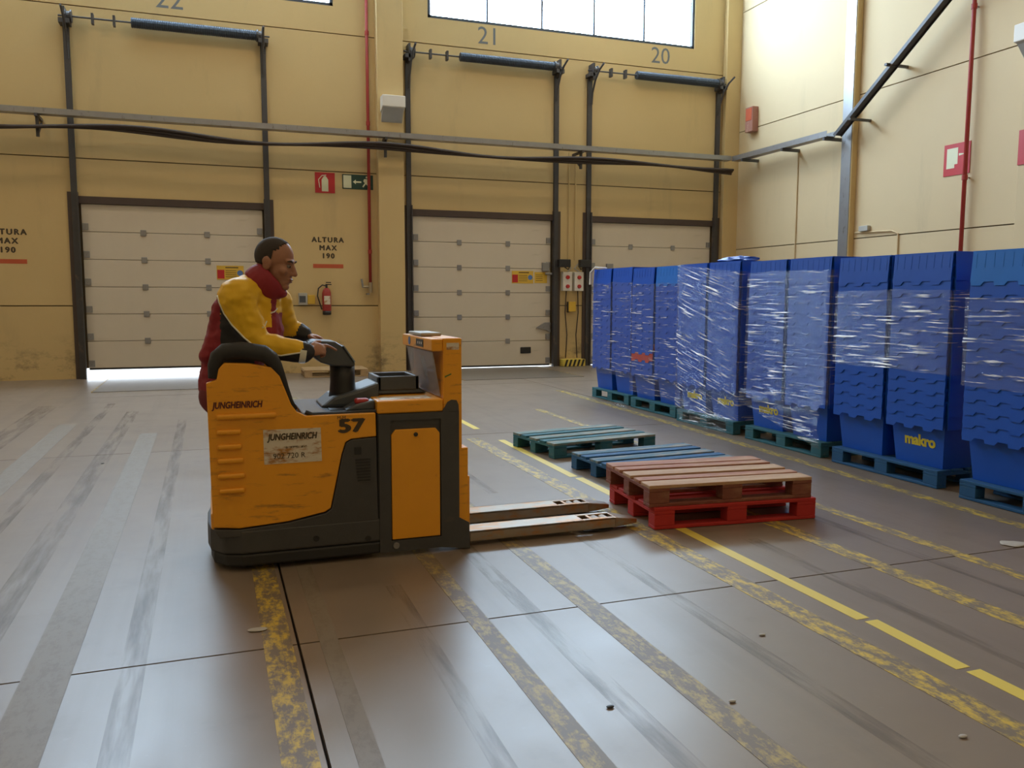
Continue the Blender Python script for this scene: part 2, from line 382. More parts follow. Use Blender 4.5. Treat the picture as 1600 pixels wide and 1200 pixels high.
def wall(name, axis, plane, u0, u1, bays, rows, openings, mat, sgn=1):
    """precast panels with recessed joints in front of a backing slab; axis 'y' = wall across Y, 'x' = wall across X"""
    us = sorted(set([u0, u1] + [b for b in bays if u0 < b < u1] + [o[i] for o in openings for i in (0, 1)]))
    zs = sorted(set(list(rows) + [o[i] for o in openings for i in (2, 3)]))
    def hit(u, z): return any(o[0] < u < o[1] and o[2] < z < o[3] for o in openings)
    def bx(m, a, b, c, d, t0, t1):
        if axis == 'y': m.box(a, b, plane+min(t0, t1), plane+max(t0, t1), c, d)
        else: m.box(plane+min(t0, t1), plane+max(t0, t1), a, b, c, d)
    back = MB()
    for a, b in zip(us, us[1:]):
        for c, d in zip(zs, zs[1:]):
            if not hit((a+b)/2, (c+d)/2): bx(back, a, b, c, d, .04*sgn, .30*sgn)
    wo = setting(back.build(name, 'backing'))
    be = [u0] + [b for b in bays if u0 < b < u1] + [u1]
    for p, q in zip(be, be[1:]):
        for r, t in zip(rows, rows[1:]):
            m = MB()
            for a, b in zip(us, us[1:]):
                if a < p-1e-6 or b > q+1e-6: continue
                for c, d in zip(zs, zs[1:]):
                    if c < r-1e-6 or d > t+1e-6 or hit((a+b)/2, (c+d)/2): continue
                    g = .010
                    bx(m, a+(g if a == p else 0), b-(g if b == q else 0), c+(g if c == r and r > 0 else 0), d-(g if d == t else 0), 0, .06*sgn)
            if m.v: m.build('panel', mat, wo)
    return wo
DOORS = [(-2.28, 1.09), (3.91, 7.20), (7.99, 11.29)]; DH = 3.32
WINS = [(-3.85, 2.44), (4.35, 10.64)]; WZ0, WZ1 = 7.22, 9.2
wb = wall('wall_back', 'y', YW, XL, XR, [-4.6, 3.5], [0, 1.355, 4.03, 6.70, ZC],
          [(a, b, 0, DH) for a, b in DOORS] + [(a, b, WZ0, WZ1) for a, b in WINS], 'wall')
wr = wall('wall_right', 'x', XR, YF, YW, [-3.2, 2.3, 7.8, 13.2], [0, 2.68, 5.40, 8.1, ZC], [], 'wall_r')
wl = wall('wall_left', 'x', XL, YF, YW, [-3.2, 2.3, 7.8, 13.2], [0, 2.68, 5.40, 8.1, ZC], [], 'wall_r', -1)
wf = wall('wall_front', 'y', YF, XL, XR, [-4.6, 3.5], [0, 1.355, 4.03, 6.70, ZC], [], 'wall', -1)
setting(MB().box(XL-.3, XR+.3, YF-.3, YW+.3, ZC, ZC+.2).build('ceiling', 'ceiling'))
og = setting(MB().box(XL-6, XR+6, YW+.31, YW+14, -.3, -.02).build('floor_yard', pmat('yard_concrete', (.55, .54, .52), .8)))
# pilasters
MB().box(3.25, 3.775, YW-.24, YW, 0, ZC).build('pilaster', 'wall', wb, .008)
MB().box(11.42, XR, YW-.16, YW, 0, ZC).build('pilaster', 'wall', wb, .008)
MB().box(XR-.13, XR, 13.18, 13.48, 0, ZC).build('pilaster', 'wall', wr, .006)
MB().box(XR-.145, XR-.13, 13.20, 13.46, 0, ZC).build('steel_cover', 'steel', wr, .003)
MB().box(XR-.13, XR, 8.7, 9.62, 0, ZC).build('pilaster', 'wall_r', wr, .006)
# high windows
for i, (a, b) in enumerate(WINS):
    wn = thing('window_%d' % (i+1), ((a+b)/2, YW, WZ0), kind='structure')
    m = MB(); f = .06
    m.box(a, b, YW+.02, YW+.14, WZ0, WZ0+f); m.box(a, b, YW+.02, YW+.14, WZ1-f, WZ1)
    m.box(a, a+f, YW+.02, YW+.14, WZ0, WZ1); m.box(b-f, b, YW+.02, YW+.14, WZ0, WZ1)
    m.build('window_frame', 'spring', wn)
    n = 5; wdt = (b-a-2*f)/n
    for k in range(n):
        x0 = a+f+k*wdt
        MB().box(x0+.02, x0+wdt-.02, YW+.07, YW+.08, WZ0+f, WZ1-f).build('pane', 'pane', wn)
        if k: MB().box(x0-.02, x0+.02, YW+.03, YW+.13, WZ0+f, WZ1-f).build('mullion', 'spring', wn)
# ceiling lamps
ld = bpy.data.lights.new('high_bay_light', 'AREA'); ld.shape = 'DISK'; ld.size = .5; ld.energy = LAMP_POWER; ld.color = (1, .74, .44)
k = 0
for ly in (-4, 2.5, 9, 14):
    for lx in (-5, 1.5, 8):
        t = thing('high_bay_lamp', (lx, ly, ZC-.75), ('high bay ceiling lamp, %s from the doors, %s row' % (['fourth', 'third', 'second', 'first'][k//3], ['left', 'middle', 'right'][k % 3])), 'lamp', 'high bay lamps')
        MB().lathe([(.27, 0), (.28, .02), (.12, .30), (.10, .36)], (lx, ly, ZC-.75), 16).build('reflector', 'steel', t, smooth=True)
        MB().tube([(lx, ly, ZC-.40), (lx, ly, ZC-.001)], .01, 6).build('rod', 'steel_dark', t)
        lo = bpy.data.objects.new('light', ld); col.objects.link(lo); lo.parent = t; lo.location = (0, 0, -.012)
        k += 1

# ------------------------------------------------------------------ sectional doors
def arc_path(x, z_end, y0, y1, zt):
    return [(x, y0, 0.05), (x, y0, z_end)] + [(x, y0+(y1-y0)*(1-math.cos(a)), z_end+(zt-z_end)*math.sin(a)) for a in [R_(15*i) for i in range(1, 5)]]
def make_door(n, a, b, lift):
    d = thing('door_%d' % n, ((a+b)/2, YW, 0), kind='structure')
    yf = YW+.03                                             # front face of the sections sits just inside the opening
    zs = [lift + i*(DH-.10-lift)/6 for i in range(7)]
    for i in range(6):
        MB().box(a+.09, b-.09, yf, yf+.045, zs[i]+.004, zs[i+1]-.004).build('section', 'door', d, .006)
        if i:
            for u in (.333, .667):
                x = a+(b-a)*u; MB().box(x-.05, x+.05, yf-.022, yf, zs[i]-.055, zs[i]+.055).build('hinge', 'steel', d, .006)
        for s, x in ((1, a+.10), (-1, b-.10)):
            MB().box(min(x, x+s*.10), max(x, x+s*.10), yf-.03, yf, zs[i]+.03, zs[i]+.15).build('roller_bracket', 'steel', d, .005)
    MB().box(a, b, yf+.046, yf+.06, lift, DH).build('light_stop', 'backing', d)  # unseen plate added behind the sections to block daylight at the seams
    MB().box(a, b, YW-.03, YW+.06, DH-.10, DH+.03).build('header', 'header', d)
    MB().box(a+.1, b-.1, yf, yf+.04, lift-.03, lift+.004).build('bottom_seal', 'rubber', d)
    for s, x in ((1, a), (-1, b)):
        m = MB(); m.box(x-.05, x+.05, YW-.07, YW-.0, 0, 6.30); m.box(x+s*.05-.012, x+s*.05+.012, YW-.12, YW, 0, DH+.1)
        m.build('vertical_track', 'steel_dark', d)
        MB().box(min(x-s*.12, x-s*.05), max(x-s*.12, x-s*.05), YW-.03, YW, 0, DH+.1).build('jamb_seal', 'header', d)
        MB().tube([(x+s*.02, YW-.10, 5.75)] + [(x+s*.02, YW-.10-.75*(1-math.cos(R_(t))), 5.75+.75*math.sin(R_(t))) for t in (20, 40, 60, 78)], .022, 6).build('track_bend', 'steel_dark', d)
        m = MB(); m.box(x-.09, x+.09, YW-.26, YW, 6.32, 6.40); m.box(x-.02, x+.02, YW-.26, YW, 6.25, 6.60); m.build('bearing_bracket', 'steel_dark', d)
        MB().lathe([(.05, -.06), (.11, -.06), (.11, -.03), (.085, -.02), (.085, .03), (.11, .04), (.11, .06), (.05, .06)], (x+s*.06, YW-.16, 6.46), 14, 'x').build('cable_drum', 'steel_dark', d)
    MB().tube([(a-.10, YW-.16, 6.46), (b+.12, YW-.16, 6.46)], .016, 8).build('shaft', 'steel_dark', d)
    pts = []; x0, x1 = a+1.08, b-.08
    turns = 60
    m = MB(); m.lathe([(.05, 0), (.085, 0), (.085, x1-x0), (.05, x1-x0)], (x0, YW-.16, 6.46), 12, 'x')
    for q in range(turns):
        xx = x0+(x1-x0)*(q+.5)/turns; m.lathe([(.084, -.012), (.096, 0), (.084, .012)], (xx, YW-.16, 6.46), 10, 'x')
    m.build('torsion_spring', 'spring', d)
    for xx in (a+.45, a+.80):
        MB().box(xx-.02, xx+.02, YW-.22, YW-.10, 6.36, 6.54).build('shaft_coupling', 'steel_dark', d)
    return d, yf, zs
door1, yf, zs1 = make_door(1, *DOORS[0], .19)
door2, yf, zs2 = make_door(2, *DOORS[1], .05)
door3, yf, zs3 = make_door(3, *DOORS[2], .05)
def warning_plate(d, x0, z0, two):
    MB().box(x0, x0+.50, yf-.006, yf, z0, z0+.27).build('warning_plate', 'yellow', d)
    MB().box(x0+.01, x0+.14, yf-.008, yf-.006, z0+.02, z0+.19).build('red_pictogram', 'red', d)
    MB().box(x0+.16, x0+.40, yf-.0075, yf-.006, z0+.225, z0+.245).build('print_line', 'stencil', d)
    for q in range(4): MB().box(x0+.16, x0+.36, yf-.0075, yf-.006, z0+.05+.04*q, z0+.06+.04*q).build('print_line', 'stencil', d)
    MB().lathe([(.055, -.008), (.055, -.006)], (x0+.43, yf, z0+.13), 14, 'y').build('blue_pictogram', 'blue_print', d)
    if two:
        MB().box(x0+.53, x0+.83, yf-.006, yf, z0+.01, z0+.25).build('warning_plate', 'yellow', d)
        for q in range(4): MB().box(x0+.56, x0+.72, yf-.0075, yf-.006, z0+.06+.04*q, z0+.07+.04*q).build('print_line', 'stencil', d)
warning_plate(door1, .12, 1.86, False); warning_plate(door2, 6.20, 1.84, True)
MB().box(6.40, 6.65, yf-.025, yf, .30, .44).build('handle_recess', 'black', door2, .02)
def latch(d, x, z):
    m = MB(); m.prism([(x-.25, z), (x-.05, z+.12), (x+.08, z+.12), (x+.08, z-.1), (x-.04, z-.04)], 'y', yf-.05, yf); m.build('latch', 'steel', d)
latch(door2, 7.02, .86)
for d, x, z in ((door2, 6.98, 2.20), (door3, 8.55, 2.20)):
    m = MB(); m.box(x-.08, x+.08, yf-.07, yf, z-.09, z+.10); m.box(x-.02, x+.14, yf-.09, yf-.05, z-.17, z-.12); m.build('lock_box', 'steel', d, .008)
for (a, b), dn in zip(DOORS[:2], ('left door', 'middle door')):
    t = thing('dock_leveller', ((a+b)/2, YW-1.3, 0), 'dark steel dock leveller plate in the floor before the %s' % dn, 'dock plate', 'dock levellers')
    MB().box(a+.45, b-.45, YW-2.55, YW-.02, .0003, .006).build('deck_plate', 'plate', t)
    for x in (a+.43, b-.45): MB().box(x, x+.02, YW-2.55, YW-.02, .0003, .008).build('edge_strip', 'line_mid', t)

# numbers, stencils
for s, x, z in (('22', -.55, 6.98), ('21', 5.66, 6.97), ('20', 9.76, 6.97)): text('door_number', s, .50, (x, YW-.002, z), '-y', 'num', wb)
for x in (2.25, -3.40):
    for s, z in (('ALTURA', 2.67), ('MAX', 2.51), ('190', 2.35)): text('stencil_text', s, .14, (x, YW-.002, z), '-y', 'stencil', wb, spacing=1.3, bold=.008)
    MB().box(x-.30, x+.30, YW-.003, YW-.0005, 2.11, 2.19).build('red_bar', 'stencil_red', wb)

# ------------------------------------------------------------------ wall fittings
t = thing('fire_extinguisher_sign', (2.21, YW, 3.6), 'square red sign with a white fire extinguisher on the back wall', 'sign')
MB().box(2.02, 2.41, YW-.012, YW-.001, 3.60, 4.00).build('plate', 'red', t)
MB().prism([(2.15, 3.63), (2.28, 3.63), (2.28, 3.86), (2.25, 3.91), (2.23, 3.93), (2.20, 3.93), (2.18, 3.91), (2.15, 3.86)], 'y', YW-.014, YW-.012).build('extinguisher_symbol', 'cream', t)
MB().tube([(2.24, YW-.014, 3.95), (2.16, YW-.014, 3.94), (2.09, YW-.014, 3.86), (2.11, YW-.014, 3.70)], .009, 6).build('hose_symbol', 'cream', t)
t = thing('emergency_exit_sign', (2.88, YW, 3.7), 'green and cream exit sign with arrow behind the red pipe', 'sign')
MB().box(2.56, 3.18, YW-.012, YW-.001, 3.70, 3.99).build('plate', 'green', t)
MB().box(2.58, 2.74, YW-.014, YW-.012, 3.72, 3.97).build('door_symbol', 'cream', t)
MB().prism([(2.77, 3.845), (2.83, 3.89), (2.83, 3.86), (2.94, 3.86), (2.94, 3.83), (2.83, 3.83), (2.83, 3.80)], 'y', YW-.014, YW-.012).build('arrow_symbol', 'cream', t)
m = MB(); m.lathe([(.022, -.014), (.022, -.012)], (3.05, YW, 3.945), 10, 'y')
m.prism([(3.0, 3.91), (3.08, 3.91), (3.06, 3.83), (3.13, 3.76), (3.11, 3.74), (3.03, 3.81), (2.98, 3.74), (2.96, 3.76), (3.01, 3.83), (2.98, 3.87)], 'y', YW-.014, YW-.012)
m.build('running_figure', 'cream', t)
# red riser pipe and valve
t = thing('red_riser_pipe', (3.07, YW, 1.85), 'thin red vertical water pipe with brass valve beside the pilaster', 'pipe')
MB().tube([(3.08, YW-.09, 1.80), (3.08, YW-.09, ZC-.002)], .032, 10).build('pipe', 'red_pipe', t, smooth=True)
for z in (2.45, 5.0, 6.75, 8.4):
    MB().tube([(3.08, YW-.09, z-.04), (3.08, YW-.09, z+.04)], .042, 10).build('coupling', 'red_pipe', t)
    MB().box(3.07, 3.09, YW-.06, YW-.001, z-.01, z+.01).build('bracket', 'steel', t)
m = MB(); m.tube([(3.08, YW-.09, 1.83), (3.08, YW-.09, 1.62)], .045, 10); m.tube([(3.08, YW-.09, 1.74), (2.93, YW-.09, 1.74)], .028, 8); m.build('valve_body', 'brass', t)
m = MB(); m.tube([(2.93, YW-.09, 1.72), (2.90, YW-.09, 1.90)], .022, 8); m.box(2.99, 3.05, YW-.16, YW-.05, 1.58, 1.61); m.build('valve_handle', 'steel', t)
# extinguisher
ex = (2.19, YW-.11, 1.17)
t = thing('fire_extinguisher', (2.19, YW-.11, 1.17), 'red fire extinguisher with black hose hanging on the back wall', 'extinguisher')
MB().lathe([(.07, 0), (.085, .01), (.085, .08)], ex, 16).build('base', 'black', t, smooth=True)
MB().lathe([(.085, .08), (.088, .10), (.088, .44), (.07, .50), (.035, .54)], ex, 16).build('cylinder', 'red_pipe', t, smooth=True)
MB().box(ex[0]-.06, ex[0]+.06, ex[1]-.089, ex[1]-.080, 1.38, 1.55).build('label', 'worn_white', t)
m = MB(); m.tube([(ex[0], ex[1], 1.71), (ex[0], ex[1], 1.78)], .022, 8); m.box(ex[0]-.02, ex[0]+.10, ex[1]-.012, ex[1]+.012, 1.77, 1.79); m.box(ex[0]-.01, ex[0]+.09, ex[1]-.012, ex[1]+.012, 1.81, 1.83); m.build('valve_head', 'black', t)
MB().tube([(ex[0], ex[1], 1.75), (ex[0]-.08, ex[1], 1.77), (ex[0]-.16, ex[1], 1.70), (ex[0]-.18, ex[1], 1.55), (ex[0]-.13, ex[1], 1.38), (ex[0]-.10, ex[1], 1.28)], .013, 7).build('hose', 'black', t)
MB().box(ex[0]-.03, ex[0]+.03, ex[1]+.085, YW-.001, 1.55, 1.62).build('wall_hook', 'steel', t)
# socket boxes
def wall_box(name, x, z, w_, h_, dep, mat, label, cat, extra=None):
    t = thing(name, (x, YW, z), label, cat)
    MB().box(x-w_/2, x+w_/2, YW-dep, YW-.001, z, z+h_).build('housing', mat, t, .008)
    if extra: extra(t, x, z)
    return t
def sock(t, x, z):
    MB().box(x-.07, x+.05, YW-.085, YW-.08, z+.05, z+.18).build('lid', 'bluegrey', t)
    MB().box(x+.09, x+.24, YW-.05, YW-.001, z+.02, z+.20).build('junction_box', 'yellow', t, .008)
wall_box('socket_box', 1.73, 1.37, .17, .24, .08, 'grey', 'grey socket box with yellow junction box left of the extinguisher', 'socket', sock)
def ctl(t, x, z):
    for zz, mm in ((.30, 'red'), (.10, 'lever_red')): MB().lathe([(.04, -.17), (.045, -.13)], (x, YW, z+zz), 10, 'y').build('button', mm, t)
def control(x, side, label):
    t = wall_box('door_control_box', x, 1.68, .22, .42, .13, 'white', label, 'control box', ctl)
    tube = MB().tube([(x, YW-.06, 1.68), (x-.02*side, YW-.05, 1.2), (x+.03*side, YW-.05, .7), (x, YW-.05, .18)], .012, 6); tube.build('cable', 'cable', t)
    MB().tube([(x+.03, YW-.06, 2.10), (x+.10*side, YW-.08, 2.18), (x+.02, YW-.06, 2.30)], .014, 6).build('conduit', 'grey', t)
    MB().tube([(x+.06*side, YW-.02, 2.36), (x+.06*side, YW-.02, 4.7)], .016, 6).build('riser_conduit', 'wall', t)
control(7.46, 1, 'white push button box with red buttons beside the middle door')
control(7.74, -1, 'white push button box with red buttons beside the right door')
for x, s, lb in ((7.36, 1, 'black door drive unit on the middle door track'), (7.86, -1, 'black door drive unit on the right door track')):
    t = thing('door_drive_unit', (x, YW, 2.2), lb, 'motor')
    MB().box(x-.15, x+.13, YW-.24, YW-.121, 2.20, 2.37).build('motor_housing', 'black', t, .015)
    MB().tube([(x+.02*s, YW-.14, 2.20), (x+.10*s, YW-.16, 2.15), (x+.145*s, YW-.16, 2.24)], .014, 6).build('cable', 'black', t)
def sk2(t, x, z): MB().box(x-.10, x-.07, YW-.07, YW-.002, z-.02, z+.22).build('bracket', 'steel_dark', t)
wall_box('yellow_socket', 7.60, 1.22, .17, .22, .09, 'yellow', 'small yellow wall socket between the two control boxes', 'socket', sk2)
t = thing('striped_kerb', (7.59, YW-.12, 0), 'low kerb with black and yellow stripes between the doors', 'kerb')
MB().box(7.33, 7.86, YW-.25, YW-.002, .003, .16).build('kerb_block', 'line_bright', t, .01)
for q in range(5):
    x = 7.345+q*.10; MB().prism([(x, .005), (x+.05, .005), (x+.10, .155), (x+.05, .155)], 'y', YW-.2515, YW-.249).build('black_stripe', 'black', t)
# emergency light on pilaster
t = thing('emergency_light', (3.53, YW-.24, 5.0), 'white wedge shaped emergency light on the concrete pilaster', 'lamp')
m = MB(); m.prism([(YW-.242, 5.20), (YW-.50, 5.28), (YW-.50, 5.50), (YW-.242, 5.50)], 'x', 3.30, 3.76); m.build('housing', 'white', t, .01)
m = MB(); m.prism([(YW-.242, 5.02), (YW-.44, 5.26), (YW-.49, 5.279), (YW-.242, 5.199)], 'x', 3.32, 3.74); m.build('reflector', 'grey', t)

# ------------------------------------------------------------------ cable tray and cable bundle
yt = YW-.42
t = thing('cable_tray', (4, yt, 4.68), 'long galvanised cable tray along the back wall above the doors', 'cable tray')
m = MB(); m.box(-6.5, 11.36, yt-.10, yt+.10, 4.68, 4.69); m.box(-6.5, 11.36, yt-.105, yt-.10, 4.68, 4.78); m.box(-6.5, 11.36, yt+.10, yt+.105, 4.68, 4.78); m.build('tray', 'steel', t)
for x in (-2.75, 3.36, 7.62, -6):
    m = MB(); m.box(x-.025, x+.025, yt-.12, YW-(.242 if x == 3.36 else .001), 4.63, 4.68); m.box(x-.025, x+.025, yt-.02, yt+.03, 4.30, 4.64); m.build('support_arm', 'steel_dark', t)
    if x != 3.36: MB().tube([(x, yt, 4.33), (x, YW-.025, 4.60)], .02, 6).build('brace', 'steel_dark', t)
t = thing('cable_bundle', (4, yt, 4.3), 'dark sagging bundle of cables hung below the tray on the back wall', 'cables')
for q in range(3):
    pts = []
    for i in range(60):
        x = -6.5+17.9*i/59; pts.append((x, yt-.133+.04*q, 4.52-.02*q-.09*math.sin(x*.62+.9)**2-.03*math.sin(x*1.5+q)))
    MB().tube(pts, .030, 7).build('cable', 'cable', t, smooth=True)
# tray on the right wall: level part, then climbing
t = thing('side_cable_tray', (XR-.3, 15.3, 4.7), 'galvanised tray running level then climbing diagonally up the right wall', 'cable tray')
xs = XR-.33
m = MB(); m.box(xs-.10, xs+.10, 13.55, 16.7, 4.66, 4.67); m.box(xs-.105, xs-.10, 13.55, 16.7, 4.66, 4.77); m.box(xs+.10, xs+.105, 13.55, 16.7, 4.66, 4.77); m.build('level_tray', 'steel', t)
p0 = at_x(1308, 212, xs); p1 = at_x(1478, 0, xs); dv = (p1-p0); p1 = p0+dv*1.5; dn = dv.normalized(); nz = Vector((1, 0, 0)).cross(dn)
def slab_along(m, p, q, x0, x1, h0, h1):
    vs = []
    for c in (p, q):
        for xx, hh in ((x0, h0), (x1, h0), (x1, h1), (x0, h1)): vs.append(Vector((xx, c.y, c.z))+nz*hh)
    m.add(vs, [(0,3,2,1),(4,5,6,7),(0,1,5,4),(1,2,6,5),(2,3,7,6),(3,0,4,7)])
m = MB(); slab_along(m, p0, p1, xs-.08, xs+.08, -.006, 0); slab_along(m, p0, p1, xs-.085, xs-.08, -.03, .035); slab_along(m, p0, p1, xs+.08, xs+.085, -.03, .035); m.build('climbing_tray', 'steel_dark', t)
for dx in (-.05, 0, .05): MB().tube([p0+Vector((dx, 0, .02)), p1+Vector((dx, 0, .02))], .014, 6).build('cable', pmat('green_cable', (.03, .07, .045), .5), t)
for px_, py_ in ((1395, 97), (1338, 182)):
    c = at_x(px_, py_, xs); MB().box(xs-.16, XR-(.147 if 13.14 < c.y < 13.52 else .001), c.y-.03, c.y+.03, c.z-.075, c.z-.035).build('support_arm', 'steel_dark', t)
for yy in (16.3, 14.9, 13.62):
    m = MB(); m.box(xs-.12, XR-.001, yy-.03, yy+.03, 4.60, 4.66); m.build('support_arm', 'steel_dark', t)
MB().tube([(XR-.02, 14.9, 4.595), (XR-.02, 14.9, .004)], .014, 6).build('conduit', 'wall_r', t)
# red pipe on right wall
t = thing('side_red_pipe', (XR-.08, 10.6, 0), 'tall dark red pipe on the right wall beside the hose sign', 'pipe')
MB().tube([(XR-.10, 10.6, .004), (XR-.10, 10.6, 6.35), (XR-.10, 10.6, 6.45), (XR-.10, 10.5, 6.52), (XR-.10, 9.75, 6.52), (XR-.19, 9.68, 6.52), (XR-.19, 8.5, 6.52)], .035, 10).build('pipe', 'red_pipe', t, smooth=True)
for z in (1.0, 3.5, 6.2):
    MB().tube([(XR-.10, 10.6, z-.04), (XR-.10, 10.6, z+.04)], .047, 10).build('coupling', 'red_pipe', t)
    MB().box(XR-.07, XR-.001, 10.59, 10.61, z-.01, z+.01).build('bracket', 'steel', t)
def side_sign(name, y0, y1, z0, z1, label, sym):
    t = thing(name, (XR, (y0+y1)/2, z0), label, 'sign')
    MB().box(XR-.012, XR-.001, y0, y1, z0, z1).build('plate', 'red', t)
    sym(t); return t
def hydr(t):
    MB().prism([(10.90, 3.70), (11.06, 3.70), (11.06, 4.03), (10.84, 4.03), (10.84, 3.76), (10.90, 3.76)], 'x', XR-.014, XR-.012).build('hose_reel_symbol', 'cream', t)
    MB().prism([(10.66, 3.91), (10.82, 3.93), (10.82, 3.89)], 'x', XR-.014, XR-.012).build('arrow_symbol', 'cream', t)
side_sign('fire_hose_sign', 10.60, 11.12, 3.58, 4.10, 'red fire hose sign partly behind the right wall pipe', hydr)
def ext2(t):
    MB().prism([(9.36, 3.60), (9.50, 3.60), (9.50, 3.90), (9.43, 3.97), (9.36, 3.90)], 'x', XR-.144, XR-.142).build('extinguisher_symbol', 'cream', t)
t = side_sign('extinguisher_sign', 9.15, 9.62, 3.55, 4.07, 'red extinguisher sign cut by the right picture edge', ext2)
for c in t.children: 
    if c.name.startswith('plate'): c.location.x -= .13
t = thing('side_emergency_light', (XR-.2, 9.5, 5.1), 'pale wedge shaped emergency light high on the right wall', 'lamp')
m = MB(); m.prism([(XR-.132, 5.25), (XR-.40, 5.33), (XR-.40, 5.58), (XR-.132, 5.58)], 'y', 9.1, 9.6); m.build('housing', 'white', t, .01)
m = MB(); m.prism([(XR-.132, 5.05), (XR-.34, 5.30), (XR-.39, 5.329), (XR-.132, 5.249)], 'y', 9.12, 9.58); m.build('reflector', 'grey', t)
t = thing('junction_box', (XR, 12.87, 2.8), 'small grey junction box with conduit low on the right wall', 'box')
MB().box(XR-.08, XR-.001, 12.75, 12.98, 2.80, 2.90).build('housing', 'grey', t, .006)
MB().tube([(XR-.02, 13.14, 2.79), (XR-.02, 12.2, 2.76), (XR-.02, 12.05, 2.70), (XR-.02, 12.03, .004)], .016, 6).build('conduit', 'wall_r', t)
t = thing('faded_red_box', (XR-.1, 16.7, 5.3), 'faded red box on the corner above the tray', 'box')
MB().box(XR-.16, XR-.001, 16.35, 16.62, 5.30, 5.85).build('housing', pmat('faded_red', (.36, .16, .12), .6, wear=(.50, .38, .26), wscale=(3, 3, 3)), t, .008)
MB().box(XR-.17, XR-.16, 16.38, 16.59, 5.55, 5.82).build('lid', 'stencil_red', t)
# pallet lying by the wall (built with the pallets below)

# ------------------------------------------------------------------ pallets
PL, PW, PH = 1.2, .8, .144
def make_pallet(mat, topmats, name='pallet'):
    """local: x 0..1.2 along the boards, y 0..0.8, z up; origin at a bottom corner"""
    t = thing(name, (0, 0, 0))
    ys = [(0, .145), (.1725, .2725), (.3275, .4725), (.5275, .6275), (.655, .8)]
    for (a, b), tm in zip(ys, topmats): MB().box(0, PL, a, b, .122, .144).build('deck_board', tm, t, .003, seg=1)
    for a in (0, .5275, 1.055): MB().box(a, a+.145, 0, PW, .100, .1218).build('cross_board', mat, t, .003, seg=1)
    for a in (0, .5275, 1.055):
        for y0, y1 in ((0, .10), (.35, .45), (.70, .80)): MB().box(a, a+.145, y0+.001, y1-.001, .022, .0998).build('block', mat, t, .004, seg=1)
    for y0, y1 in ((0, .10), (.35, .45), (.70, .80)): MB().box(0, PL, y0, y1, 0, .0218).build('bottom_board', mat, t, .003, seg=1)
    return t
def place(t, x, y, z, deg, label, group='pallets'):
    t.location = (x, y, z+.0026); t.rotation_euler.z = R_(deg); tag(t, label, 'pallet', group); return t
place(make_pallet('p_red', ['p_red']*5), 2.67, 4.67, 0, -5, 'bright red wooden pallet on the floor under the brown one')
place(make_pallet('p_brown', ['p_tan_top', 'p_brown_top', 'p_tan_top', 'p_brown_top', 'p_brown_top']), 2.645, 4.70, .1442, -5.6, 'worn red brown pallet lying on top of the red pallet')
place(make_pallet('p_blue', ['p_blue_top', 'p_blue', 'p_blue_top', 'p_blue', 'p_blue_top']), 3.03, 5.90, 0, 4, 'blue worn pallet on the floor behind the red pallets')
place(make_pallet('p_teal', ['p_teal_top', 'p_teal', 'p_teal_top', 'p_teal', 'p_teal_top']), 2.985, 7.12, 0, 9, 'teal pallet with faded boards on the floor farthest from the forks')
place(make_pallet('bare_wood', ['bare_wood']*5), 1.62, 16.10, 0, -1, 'bare pale wood pallet lying against the back wall')

# ------------------------------------------------------------------ crates on pallets
CW, CD, CH, SK0 = .585, .395, .555, .300
SLOPE, LEAN, HTOP = .0925, .07, .545                        # wall taper and lean of the hanging flaps, per metre of height
def make_crate(mat):
    """local: origin base centre; long face looks to -X, width along Y. A thin tapered tub, so crates nest inside each other"""
    hw, hd, th = CW/2, CD/2, .004
    def half(z, off=0): return hd-SLOPE*(CH-z)-off, hw-SLOPE*(CH-z)-off
    vs = []
    for z, off in ((0, 0), (CH, 0), (CH, th), (.006, th)):
        x, y = half(z, off); vs += [(-x, -y, z), (x, -y, z), (x, y, z), (-x, y, z)]
    fs = [(3, 2, 1, 0), (12, 13, 14, 15)]
    for k in range(3):
        for i in range(4): fs.append((k*4+i, k*4+(i+1) % 4, k*4+4+(i+1) % 4, k*4+4+i))
    t = MB().add(vs, fs)
    for bx in ((-hd-.008, -hd, -hw-.008, hw+.008), (hd, hd+.008, -hw-.008, hw+.008), (-hd, hd, -hw-.008, -hw), (-hd, hd, hw, hw+.008)): t.box(*bx, CH-.015, CH)
    o = t.build('crate', mat)
    def lean(m, ax, s, base):
        for v in m.v: v[ax] += s*LEAN*(HTOP-v.z)
    for s in (-1, 1):                                       # open lid halves hanging down, interlocking teeth at the free edge
        pts = [(-hw, HTOP), (-hw, SK0+.028)]; per = CW/3
        for q in range(3):
            y = -hw+q*per; pts += [(y+per*.42, SK0+.028), (y+per*.55, SK0), (y+per*.97, SK0), (y+per*1.0, SK0+.028)]
        pts += [(hw, HTOP)]
        if s > 0: pts = [(-p, q) for p, q in pts]
        m = MB(); m.prism(pts, 'x', s*(hd+.009), s*(hd+.013))
        for q in range(8):
            y = -hw+.03+q*(CW-.06)/7; x0, x1 = sorted((s*(hd+.013), s*(hd+.0145))); m.box(x0, x1, y-.006, y+.006, .43, HTOP-.012)
        lean(m, 0, s, hd); m.build('lid_flap', mat, o)
    for s in (-1, 1):
        y0, y1 = sorted((s*(hw+.009), s*(hw+.013))); m = MB().box(-hd, hd, y0, y1, SK0+.03, HTOP)
        lean(m, 1, s, hw); m.build('side_skirt', mat, o)
    return o
protos = {k: make_crate(k) for k in ('crate', 'crate_l', 'crate_red')}
for p in protos.values(): p.location = (0, -30, 0)
ORD = ['lowest', 'second', 'third', 'fourth', 'fifth', 'sixth', 'seventh', 'eighth', 'ninth', 'tenth', 'eleventh', 'twelfth', 'topmost']
